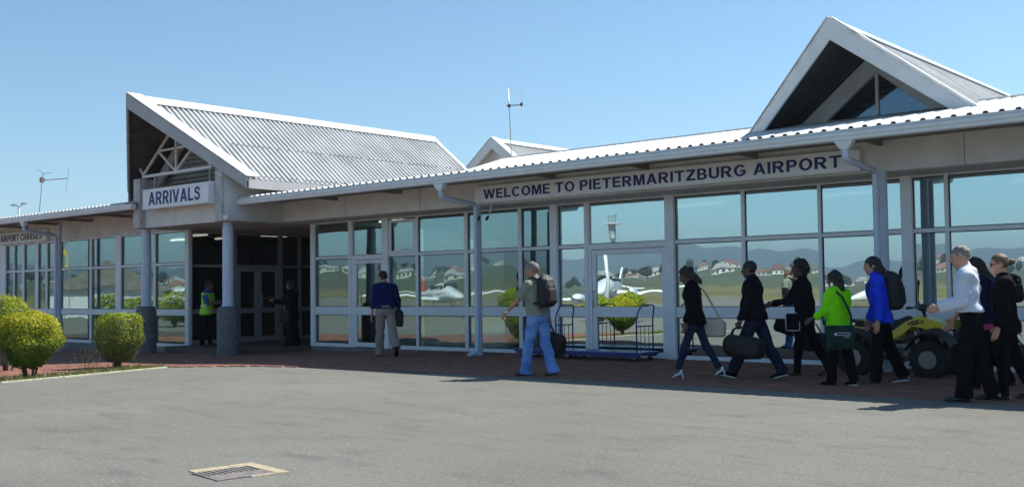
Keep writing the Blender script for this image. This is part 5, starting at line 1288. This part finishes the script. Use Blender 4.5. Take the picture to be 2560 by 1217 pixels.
for y in (-1, 1): qtube('foot_peg', [(-.05, y*.13, .30), (-.05, y*.36, .30)], .016)

# ---------------------------------------------------------------- luggage trolleys
M['bluemetal'] = mat('blue_painted_steel', (0.02, 0.045, 0.24), 0.4, noise=.12, nscale=8, coat=.2)
def cart(x0, x1, ends, label):
    y0, y1 = 16.22, 16.88
    C = thing('luggage_trolley', label, 'trolley', ((x0+x1)/2, 16.55, 0), 0, 'blue flat trolleys by the windows')
    MB().box(x0, x1, y0, y1, .135, .185).build('platform', 'bluemetal', C, bevel=.012)
    for y in (y0+.06, y1-.06): MB().box(x0+.03, x1-.03, y-.02, y+.02, .095, .134).build('chassis_rail', 'bluemetal', C)
    for x in (x0+.16, x1-.16):
        for y in (y0+.08, y1-.08):
            MB().lathe([(.02, -.018), (.046, -.018), (.048, 0), (.046, .018), (.02, .018)], (x, y, .048), 16, 'y').build('castor', 'tyre', C)
            MB().box(x-.025, x+.025, y-.024, y-.020, .05, .094).build('castor_fork', 'engine', C)
    for e, sg in ends:
        pts = [(e, y0+.06, .18), (e, y0+.06, .80), (e+sg*.03, y0+.07, .92), (e+sg*.07, y0+.11, 1.02), (e+sg*.08, y0+.17, 1.05), (e+sg*.08, y1-.17, 1.05), (e+sg*.07, y1-.11, 1.02), (e+sg*.03, y1-.07, .92), (e, y1-.06, .80), (e, y1-.06, .18)]
        MB().tube(pts, .014, 10).build('push_handle', 'bluemetal', C, smooth=True)
        MB().tube([(e, y0+.06, .66), (e, y1-.06, .66)], .012, 8).build('cross_bar', 'bluemetal', C, smooth=True)
        for k in range(1, 4): y = y0+.06+(y1-y0-.12)*k/4; MB().tube([(e, y, .18), (e, y, .66)], .007, 8).build('upright', 'bluemetal', C, smooth=True)
cart(-14.06, -12.93, ((-13.02, 1),), 'short blue luggage trolley behind the man in faded jeans')
cart(-12.90, -11.02, ((-11.12, 1),), 'long blue luggage trolley in front of the wide glass door')

# ---------------------------------------------------------------- bushes, grass
def leafmat(name, rough=.5):
    m = bpy.data.materials.new(name); m.use_nodes = True; nt = m.node_tree; b = nt.nodes['Principled BSDF']; L = nt.links
    a = nt.nodes.new('ShaderNodeAttribute'); a.attribute_name = 'leafcol'; L.new(a.outputs['Color'], b.inputs['Base Color'])
    b.inputs['Roughness'].default_value = rough; b.inputs['Specular IOR Level'].default_value = .35
    tl = nt.nodes.new('ShaderNodeBsdfTranslucent'); L.new(a.outputs['Color'], tl.inputs['Color'])
    mx = nt.nodes.new('ShaderNodeMixShader'); mx.inputs[0].default_value = .3
    L.new(b.outputs[0], mx.inputs[1]); L.new(tl.outputs[0], mx.inputs[2]); L.new(mx.outputs[0], nt.nodes['Material Output'].inputs['Surface'])
    return m
M['leaf'] = leafmat('leaf'); M['bark'] = mat('bark', (0.09, 0.065, 0.045), .9, noise=.3, nscale=20, bump=.5, bscale=60)
def leaves(name, P, Nn, size, cols, m, parent, rg):
    n = len(P); Nn = Nn+rg.normal(size=(n, 3))*.55; Nn /= np.linalg.norm(Nn, axis=1)[:, None]
    t = np.cross(Nn, rg.normal(size=(n, 3))); t /= np.linalg.norm(t, axis=1)[:, None]+1e-9; b = np.cross(Nn, t)
    sz = size*rg.uniform(.6, 1.35, n)[:, None]
    # pointed leaf of two quads folded along the midrib
    base = P-t*sz*.5; tip = P+t*sz*.5-Nn*sz*.12; s1 = P+b*sz*.27+Nn*sz*.10; s2 = P-b*sz*.27+Nn*sz*.10; mid = P
    V = np.stack([base, s1, tip, s2], 1).reshape(-1, 3)
    i = np.arange(n)*4; F = np.concatenate([np.stack([i, i+1, i+2], 1), np.stack([i, i+2, i+3], 1)])
    o = arrmesh(name, V, F, m, parent, smooth=False)
    at = o.data.color_attributes.new('leafcol', 'FLOAT_COLOR', 'POINT'); c4 = np.concatenate([np.repeat(cols, 4, 0), np.ones((4*n, 1))], 1)
    at.data.foreach_set('color', c4.ravel().astype(np.float32)); return o
def bush(loc, rx, rz_, cz_, n, seed, label, box=2.0, gold=.6, brown=0.0, group='clipped golden bushes', stems=7, size=.05):
    rg = np.random.RandomState(seed); root = thing('bush', label, 'bush', loc, 0, group)
    d = rg.normal(size=(n, 3)); d /= np.linalg.norm(d, axis=1)[:, None]
    e = (np.abs(d)**box).sum(1)**(1/box); d2 = d/e[:, None]
    lump = 1+.05*np.sin(d[:, 0]*7+seed)+.05*np.sin(d[:, 1]*8+2*seed)+.05*np.sin(d[:, 2]*9+seed*3)+.03*np.sin(d[:, 0]*17+d[:, 2]*15)
    rad = np.where(rg.rand(n) < .72, rg.uniform(.90, 1.03, n), rg.uniform(.45, .95, n))*lump
    spr = rg.rand(n) < .035; rad[spr] *= rg.uniform(1.03, 1.15, spr.sum())
    P = d2*rad[:, None]*np.array([rx, rx, rz_]); P[:, 2] += cz_
    # narrowing towards the stem
    low = np.clip((cz_-P[:, 2])/rz_, 0, 1); P[:, :2] *= (1-.30*low**1.5)[:, None]
    keep = P[:, 2] > .12; P = P[keep]; d = d[keep]; rad = rad[keep]; n = len(P)
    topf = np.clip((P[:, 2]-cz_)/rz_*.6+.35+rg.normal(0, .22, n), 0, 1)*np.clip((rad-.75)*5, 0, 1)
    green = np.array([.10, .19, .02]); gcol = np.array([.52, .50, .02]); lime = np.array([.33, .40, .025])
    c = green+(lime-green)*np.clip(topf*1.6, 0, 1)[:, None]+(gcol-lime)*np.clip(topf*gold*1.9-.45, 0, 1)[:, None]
    if brown:
        bm = (rg.rand(n) < brown*(1.2-.8*np.clip((P[:, 2]-cz_)/rz_, -1, 1))); c[bm] = np.array([.20, .14, .06])*rg.uniform(.6, 1.3, bm.sum())[:, None]
    c = c*rg.uniform(.7, 1.25, n)[:, None]
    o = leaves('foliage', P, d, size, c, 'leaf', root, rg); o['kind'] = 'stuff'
    for k in range(stems):
        a = rg.uniform(0, 6.28); r0 = rg.uniform(.02, .08); q = (r0*math.cos(a), r0*math.sin(a)); f = rg.uniform(.35, .7)
        MB().tube([(q[0], q[1], -.03), (q[0]*1.8, q[1]*1.8, .16), (rx*f*math.cos(a)*.6, rx*f*math.sin(a)*.6, cz_*.75), (rx*f*math.cos(a), rx*f*math.sin(a), cz_+.1)], [.022, .018, .012, .006], 6).build('stem', 'bark', root, local=True)
    return root
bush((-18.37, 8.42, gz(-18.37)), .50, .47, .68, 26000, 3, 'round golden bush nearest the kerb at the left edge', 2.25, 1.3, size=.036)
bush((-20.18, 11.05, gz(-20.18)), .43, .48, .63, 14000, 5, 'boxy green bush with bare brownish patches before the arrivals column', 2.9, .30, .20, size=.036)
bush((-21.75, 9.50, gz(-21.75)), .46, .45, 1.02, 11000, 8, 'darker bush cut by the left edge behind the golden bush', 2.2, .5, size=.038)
for i, (x, y, r_, lb) in enumerate(((-31.4, -8.0, .78, 'left of two round bushes mirrored in the sliding door'), (-29.6, -8.4, .80, 'right of two round bushes mirrored in the sliding door'), (-54.5, 2.8, 1.0, 'leftmost of three round bushes mirrored in the left windows'), (-50.2, 1.5, 1.1, 'largest round bush mirrored beside the left column'), (-52.3, 2.2, .95, 'middle of three round bushes mirrored in the left windows'))):
    bush((x, y, gz(x)), r_, r_*.80, r_*.95, 3500, 20+i, lb, 2.2, .55, group='bushes mirrored in the windows', size=.11)
# tufts of grass and dry leaves along the bed
rg = np.random.RandomState(2); pts = []
while len(pts) < 5200:
    x = rg.uniform(-20.9, -16.5); y = rg.uniform(5, 11.6)
    if inside(x, y, BED):
        edge = abs(np.interp(y, [5, 7.5, 8.7, 10.07, 11.24], [-16.55, -17.40, -17.75, -18.28, -18.70])-x)
        if rg.rand() < (1.0 if edge < .45 else .22): pts.append((x, y, gz(x)+.012))
P = np.array(pts); n = len(P); hgt = rg.uniform(.015, .065, n)*np.where(rg.rand(n) < .1, 1.6, 1); a = rg.uniform(0, 6.28, n); w = rg.uniform(.004, .012, n)
dx = np.stack([np.cos(a), np.sin(a), 0*a], 1); ln = np.stack([rg.normal(0, .4, n)*hgt, rg.normal(0, .4, n)*hgt, hgt], 1)
V = np.stack([P-dx*w[:, None], P+dx*w[:, None], P+ln+dx*w[:, None]*.2, P+ln-dx*w[:, None]*.2], 1).reshape(-1, 3)
F = np.arange(n*4).reshape(-1, 4); go = arrmesh('grass', V, F, 'leaf', None, smooth=False)
cc = np.where(rg.rand(n)[:, None] < .6, np.array([[.10, .17, .03]]), np.array([[.26, .22, .09]]))*rg.uniform(.6, 1.3, n)[:, None]
at = go.data.color_attributes.new('leafcol', 'FLOAT_COLOR', 'POINT'); at.data.foreach_set('color', np.concatenate([np.repeat(cc, 4, 0), np.ones((4*n, 1))], 1).ravel().astype(np.float32))
tag(go, 'short patchy grass and weeds in the kerbed bed', 'grass', kind='stuff')
# a spindly weed beside the second bush
W = thing('weed', 'thin grey-green weed beside the boxy bush', 'plant', (-20.05, 10.35, gz(-20)))
for k in range(9):
    a = rg.uniform(0, 6.28); l = rg.uniform(.18, .42); x, y = -20.05+rg.normal(0, .10), 10.35+rg.normal(0, .10)
    MB().tube([(x, y, -.13), (x+.04*math.cos(a), y+.04*math.sin(a), -.13+l*.6), (x+.09*math.cos(a), y+.09*math.sin(a), -.13+l)], [.005, .004, .002], 5).build('stalk', 'soil', W)
Pw = np.array([(rg.normal(0, .12), rg.normal(0, .12), rg.uniform(.08, .40)) for _ in range(160)]); lsp = leaves('leaf_spray', Pw, rg.normal(size=(160, 3)), .035, np.array([[.20, .22, .11]])*rg.uniform(.6, 1.3, 160)[:, None], 'leaf', W, rg); lsp['kind'] = 'stuff'

# ---------------------------------------------------------------- drain in the asphalt
M['iron'] = mat('cast_iron', (0.24, 0.205, 0.19), .6, .3, noise=.3, nscale=14, bump=.3)
M['frameconc'] = mat('buff_concrete', (0.42, 0.35, 0.23), .9, noise=.2, nscale=30, bump=.4, bscale=90)
D = thing('drain', 'square storm drain with buff concrete surround and iron grating in the asphalt', 'drain', (-7.0, 4.79, 0), R(-7))
for (x0, x1, y0, y1) in ((-.30, -.19, -.24, .08), (-.30, -.19, .083, .30), (-.187, .30, .195, .30), (.268, .30, -.02, .192)):
    MB().box(x0, x1, y0, y1, -.02, .009).build('surround', 'frameconc', D, local=True, bevel=.004)
MB().add([(-.188, -.28, .0012), (.266, -.28, .0012), (.266, .193, .0012), (-.188, .193, .0012)], [(0, 1, 2, 3)]).build('pit', 'rubber', D, local=True)  # flat black sheet on the asphalt, standing in for the shaded hollow under the grating
for k in range(10):
    y = -.245+.40*k/9
    MB().bar((-.186, y, .004), (.04, y, .004), .026, .003).build('grate_bar', 'iron', D, local=True)
MB().box(.045, .264, -.275, .190, .0025, .0065).build('cover_plate', 'iron', D, local=True)
# loose grit on the asphalt
rgg = np.random.RandomState(4); gm = MB()
for k in range(420):
    x = rgg.uniform(-16, -2.5); y = rgg.uniform(3, 12)
    r_ = rgg.uniform(.004, .011); q = [(x+r_*rgg.uniform(.6, 1.2)*math.cos(a), y+r_*rgg.uniform(.6, 1.2)*math.sin(a), gz(x)) for a in (0, 1.6, 3.1, 4.7)]
    gm.add(q+[(x, y, gz(x)+r_*.9)], [(0, 1, 4), (1, 2, 4), (2, 3, 4), (3, 0, 4)])
tag(gm.build('grit', 'kerb'), 'pale loose grit scattered on the asphalt apron', 'grit', kind='stuff')

# ---------------------------------------------------------------- antennas and lamp post
M['alu'] = mat('dull_aluminium', (0.45, 0.47, 0.48), .4, .7)
A1 = thing('antenna', 'tall folded dipole antenna on the ridge before the small gable', 'antenna', (-17.37, 20.05, 4.6))
MB().tube([(-17.37, 20.05, 4.45), (-17.42, 20.05, 5.75), (-17.46, 20.05, 6.43)], [.015, .013, .010], 8).build('mast', 'alu', A1, smooth=True)
MB().bar((-17.52, 20.05, 6.0), (-17.02, 20.12, 5.98), .03, .03).build('boom', 'alu', A1)
lp = []
for k in range(25):
    a = 2*math.pi*k/24; lp.append((-17.07+.04*math.cos(a), 20.11, 5.98+(.36*(1 if math.sin(a) > 0 else -1) if abs(math.sin(a)) > .05 else 0)+.04*math.sin(a)))
MB().tube(lp, .006, 6).build('folded_dipole', 'paper', A1, smooth=True)
for x, y in ((-17.43, 20.05), (-17.07, 20.11)): MB().box(x-.025, x+.025, y-.025, y+.025, 5.95, 6.03).build('clamp', 'rubber', A1)
A2 = thing('antenna', 'leaning antenna with cross arm on the far left roof', 'antenna', (-36.5, 17.0, 4.1))
MB().tube([(-36.50, 17, 4.0), (-36.25, 17, 5.35), (-36.18, 17, 5.62)], [.012, .012, .017], 8).build('mast', 'iron', A2, smooth=True)
MB().tube([(-36.48, 17, 5.37), (-34.42, 17, 5.28)], .015, 8).build('boom', 'iron', A2, smooth=True)
MB().tube([(-34.32, 17, 5.64), (-34.42, 17, 5.28), (-34.52, 17, 4.84)], .008, 6).build('element', 'alu', A2)
MB().tube([(-36.62, 17, 5.78), (-36.18, 17, 5.60)], .009, 6).build('element', 'iron', A2); MB().tube([(-36.18, 17, 5.58), (-35.5, 17, 5.56)], .009, 6).build('element', 'iron', A2)
MB().box(-36.33, -36.17, 16.95, 17.05, 5.28, 5.46).build('clamp', 'iron', A2)
LPt = thing('lamp_post', 'distant twin-armed lamp post above the far left roof', 'lamp post', (-67.1, 30, -.4))
MB().tube([(-67.1, 30, -.4), (-67.1, 30, 7.0)], [.09, .05], 8).build('pole', 'alu', LPt, smooth=True)
for s_ in (-1, 1):
    MB().tube([(-67.1, 30, 6.95), (-67.1+s_*.5, 30, 7.12)], .03, 6).build('arm', 'alu', LPt); MB().box(-67.1+s_*.7-.22, -67.1+s_*.7+.22, 29.9, 30.1, 7.08, 7.18).build('lamp_head', 'alu', LPt)

# ---------------------------------------------------------------- what the glass mirrors: aircraft, wall, beacon, town
M['planew'] = mat('white_aircraft_paint', (0.75, 0.76, 0.78), .25, coat=.5); M['planer'] = mat('red_aircraft_paint', (0.55, 0.02, 0.02), .3, coat=.5); M['planeg'] = mat('aircraft_window', (0.02, 0.025, 0.03), .1)
def airplane(loc, rz, label, stripe='planer', high=False, twin=True):
    Aq = thing('light_aircraft', label, 'aircraft', loc, rz, 'parked light aircraft')
    def hull(prof, n=16):
        b = MB()
        for (x, zc, ry, rzz) in prof:
            for k in range(n): a = 2*math.pi*k/n; b.v.append((x, ry*math.cos(a), zc+rzz*math.sin(a)))
        for i in range(len(prof)-1):
            for k in range(n): p = i*n+k; q = i*n+(k+1) % n; b.f.append((p, p+n, q+n, q))
        b.f.append(tuple(range(n))); b.f.append(tuple((len(prof)-1)*n+k for k in reversed(range(n)))); return b
    z0 = 1.35
    o = hull([(4.2, z0-.1, .05, .05), (3.9, z0-.08, .28, .25), (3.2, z0, .45, .42), (2.4, z0+.12, .55, .60), (1.4, z0+.28, .60, .78), (0, z0+.28, .60, .78), (-1.2, z0+.18, .50, .60), (-3.0, z0+.12, .26, .34), (-4.6, z0+.12, .08, .16)]).build('fuselage', 'planew', Aq, smooth=True, local=True)
    hull([(2.5, z0+.16, .562, .10), (1.4, z0+.14, .612, .12), (-1.2, z0+.12, .51, .10), (-3.0, z0+.12, .27, .06)]).build('stripe', stripe, Aq, smooth=True, local=True)
    for sg in (-1, 1):
        for x in (1.7, 1.0, .3, -.4): MB().box(x-.24, x+.24, sg*.50-.06, sg*.50+.06, z0+.50, z0+.86).build('window', 'planeg', Aq, local=True, bevel=.04)
    MB().prism([(2.35, -.42, z0+.55), (1.95, -.42, z0+1.0), (2.0, -.42, z0+.6)], (0, .84, 0)).build('windscreen', 'planeg', Aq, local=True)
    zw = z0+1.02 if high else z0-.28
    for sg in (-1, 1):
        MB().hexa([(1.5, sg*.3, zw), (-.3, sg*.3, zw), (.1, sg*5.6, zw+.35), (.9, sg*5.6, zw+.35)], [(1.3, sg*.3, zw+.2), (-.2, sg*.3, zw+.1), (.15, sg*5.6, zw+.42), (.8, sg*5.6, zw+.45)]).build('wing', 'planew', Aq, local=True)
        MB().hexa([(-3.9, sg*.05, z0+.2), (-4.7, sg*.05, z0+.2), (-4.7, sg*1.8, z0+.2), (-4.2, sg*1.8, z0+.2)], [(-3.95, sg*.05, z0+.28), (-4.68, sg*.05, z0+.26), (-4.68, sg*1.8, z0+.25), (-4.22, sg*1.8, z0+.26)]).build('tailplane', 'planew', Aq, local=True)
        if twin:
            yb = sg*1.9; nb = MB()
            nb.lathe([(.06, 2.5), (.26, 2.35), (.34, 1.8), (.34, .9), (.16, -.4)][::-1], (0, yb, zw+.22), 14, 'x').build('engine_nacelle', 'planew', Aq, smooth=True, local=True)
            for a in (35, 215): MB().bar((2.52, yb, zw+.22), (2.52, yb+.95*math.cos(R(a)), zw+.22+.95*math.sin(R(a))), .04, .16, up=(1, 0, 0)).build('propeller_blade', 'planeg', Aq, local=True)
        else:
            MB().tube([(.5, sg*.5, z0-.3), (.5, sg*2.6, zw+.15)], .04, 6).build('strut', 'planew', Aq, local=True)
        MB().tube([(.2, sg*(1.9 if twin else .9), .3), (.2, sg*(1.9 if twin else .5), z0-.2)], .05, 6).build('gear_leg', 'alu', Aq, local=True)
        MB().lathe([(.1, -.08), (.24, -.08), (.24, .08), (.1, .08)], (.2, sg*(1.9 if twin else .9), .24), 14, 'y').build('main_wheel', 'tyre', Aq, local=True)
    MB().tube([(3.1, 0, .3), (3.1, 0, z0-.2)], .05, 6).build('gear_leg', 'alu', Aq, local=True); MB().lathe([(.1, -.07), (.22, -.07), (.22, .07), (.1, .07)], (3.1, 0, .22), 14, 'y').build('nose_wheel', 'tyre', Aq, local=True)
    MB().prism([(-3.3, -.05, z0+.35), (-4.5, -.05, z0+.2), (-5.0, -.05, z0+1.9), (-4.5, -.05, z0+1.95)], (0, .10, 0)).build('tail_fin', stripe, Aq, local=True)
    return Aq
airplane((-43.5, -26.0, -.2), R(64), 'white twin-propeller aircraft mirrored in the wide sliding door', 'planew')
airplane((-53.0, -18.5, -.36), R(25), 'white aircraft with a red tail mirrored behind the blinds', 'planer', twin=False)
airplane((-74, -13.0, -.36), R(-35), 'white aircraft mirrored beside the entrance column', 'planew')
airplane((-50, -90, -.40), R(150), 'small high-wing aircraft mirrored far off behind the blue jacket', 'planer', True, False)
BK = thing('beacon_mast', 'pale pole with caged beacon mirrored above the sliding door', 'mast', (-39.4, -19.8, -.36))
MB().tube([(-39.4, -19.8, -.4), (-39.4, -19.8, 4.6)], .13, 12).build('pole', 'cap', BK, smooth=True)
MB().lathe([(.14, 4.3), (.17, 4.45), (.27, 4.6), (.24, 4.68), (.23, 5.55), (.26, 5.6)], (-39.4, -19.8, 0), 16).build('lantern', 'alu', BK, smooth=True)
MB().lathe([(.12, 5.60), (.63, 5.60), (.63, 5.64), (.12, 5.64)], (-39.4, -19.8, 0), 20).build('platform', 'cap', BK)
for k in range(8): a = 2*math.pi*k/8; MB().tube([(-39.4+.25*math.cos(a), -19.8+.25*math.sin(a), 5.64), (-39.4+.25*math.cos(a), -19.8+.25*math.sin(a), 6.1)], .014, 5).build('cage_bar', 'alu', BK)
MB().lathe([(.235, 6.08), (.265, 6.08), (.265, 6.12), (.235, 6.12)], (-39.4, -19.8, 0), 20).build('cage_ring', 'alu', BK)
SH = thing('white_shed', 'long white shed with dark slots mirrored in the left windows', 'building', (-90, -17, -.36), R(30))
MB().box(-16, 16, -4, 4, 0, 2.3).build('wall', 'cap', SH, local=True)
MB().prism([(-16.4, -4.5, 2.3), (-16.4, 4.5, 2.3), (-16.4, 0, 4.3)], (32.8, 0, 0)).build('roof', 'soffit', SH, local=True)
for k in range(16): MB().box(-15+2*k-.12, -15+2*k+.12, 4.0, 4.03, .6, 1.7).build('slot', 'rubber', SH, local=True)
FL = thing('feather_flag', 'tall yellow feather flag mirrored in the left windows', 'flag', (-73, -4, -.36))
MB().tube([(-73, -4, -.36), (-73, -4, 4.6), (-72.7, -4, 5.2)], .03, 6).build('flagpole', 'alu', FL)
MB().prism([(-72.98, -4.01, 2.9), (-72.74, -4.01, 3.0), (-72.70, -4.01, 4.4), (-72.80, -4.01, 4.7), (-72.98, -4.01, 4.5)], (0, .02, 0)).build('banner', 'yellow', FL)
M['hwall'] = mat('house_wall', (0.66, 0.61, 0.52), .8, objvar=.3); M['hroof'] = mat('house_roof', (0.22, 0.10, 0.07), .8, objvar=.45); M['hroof2'] = mat('grey_house_roof', (0.33, 0.32, 0.31), .8, objvar=.3)
H0 = thing('house', 'pale house with red tiled roof on the far hillside mirrored in the glass', 'house', (0, 0, 0), 0, 'houses on the far hillside')
MB().box(-7, 7, -4.5, 4.5, -3, 3.2).build('wall', 'hwall', H0, local=True)
MB().add([(-7.6, -5.1, 3.1), (7.6, -5.1, 3.1), (7.6, 5.1, 3.1), (-7.6, 5.1, 3.1), (-4, 0, 5.6), (4, 0, 5.6)], [(0, 1, 5, 4), (1, 2, 5), (2, 3, 4, 5), (3, 0, 4), (0, 3, 2, 1)]).build('roof', 'hroof', H0, local=True)
for x in (-4.2, 0, 4.2): MB().box(x-.9, x+.9, 4.5, 4.56, .8, 2.2).build('window', 'planeg', H0, local=True)
H1 = copy_tree(H0); H1['label'] = 'pale house with grey roof on the far hillside mirrored in the glass'; H1['group'] = 'houses on the far hillside'
for ch in H1.children:
    if ch.name.startswith('roof'):
        ch.data = ch.data.copy(); ch.data.materials.clear(); ch.data.materials.append(M['hroof2'])
T0 = thing('tree', 'dark rounded tree among the far houses mirrored in the glass', 'tree', (0, 0, 0), 0, 'trees among the far houses')
rg = np.random.RandomState(11); d = rg.normal(size=(420, 3)); d /= np.linalg.norm(d, axis=1)[:, None]; Pt = d*rg.uniform(.5, 1.05, 420)[:, None]*np.array([4.5, 4.5, 4.0])+np.array([0, 0, 6.2])
leaves('crown', Pt, d, 1.6, np.array([[.03, .055, .02]])*rg.uniform(.5, 1.5, 420)[:, None], 'leaf', T0, rg)
MB().tube([(0, 0, -2), (.1, 0, 3), (.2, 0, 7)], [.35, .28, .12], 7).build('trunk', 'bark', T0, local=True)
hr = random.Random(5)
def town(src, n, r0, r1, first=True):
    for i in range(n):
        if i == 0 and first: o = src
        else: o = copy_tree(src)
        az = R(hr.uniform(197, 262)); r = r0+(r1-r0)*hr.random()**1.2
        x, y = r*math.cos(az), r*math.sin(az); o.location = (x, y, hills(x, y)-.2); s = hr.uniform(.75, 1.2); o.scale = (s, s, s*hr.uniform(.85, 1.1)); o.rotation_euler = (0, 0, az-R(90)+hr.uniform(-.6, .6)+math.pi)
town(H0, 70, 900, 1750); town(H1, 60, 900, 1750); town(T0, 110, 850, 1800)

# ---------------------------------------------------------------- thin air between here and the hills (seen mirrored in the glass)
hz = MB().box(-12500, 12500, -12500, 12500, -1.6, 260).build('haze', None); tag(hz, kind='stuff')
hm = bpy.data.materials.new('haze_air'); hm.use_nodes = True; nt = hm.node_tree
nt.nodes.remove(nt.nodes['Principled BSDF'])
pv_ = nt.nodes.new('ShaderNodeVolumePrincipled'); pv_.inputs['Color'].default_value = (0.78, 0.88, 1.0, 1); pv_.inputs['Density'].default_value = 0.00024; pv_.inputs['Anisotropy'].default_value = 0.2
nt.links.new(pv_.outputs[0], nt.nodes['Material Output'].inputs['Volume'])
hz.data.materials.append(hm)
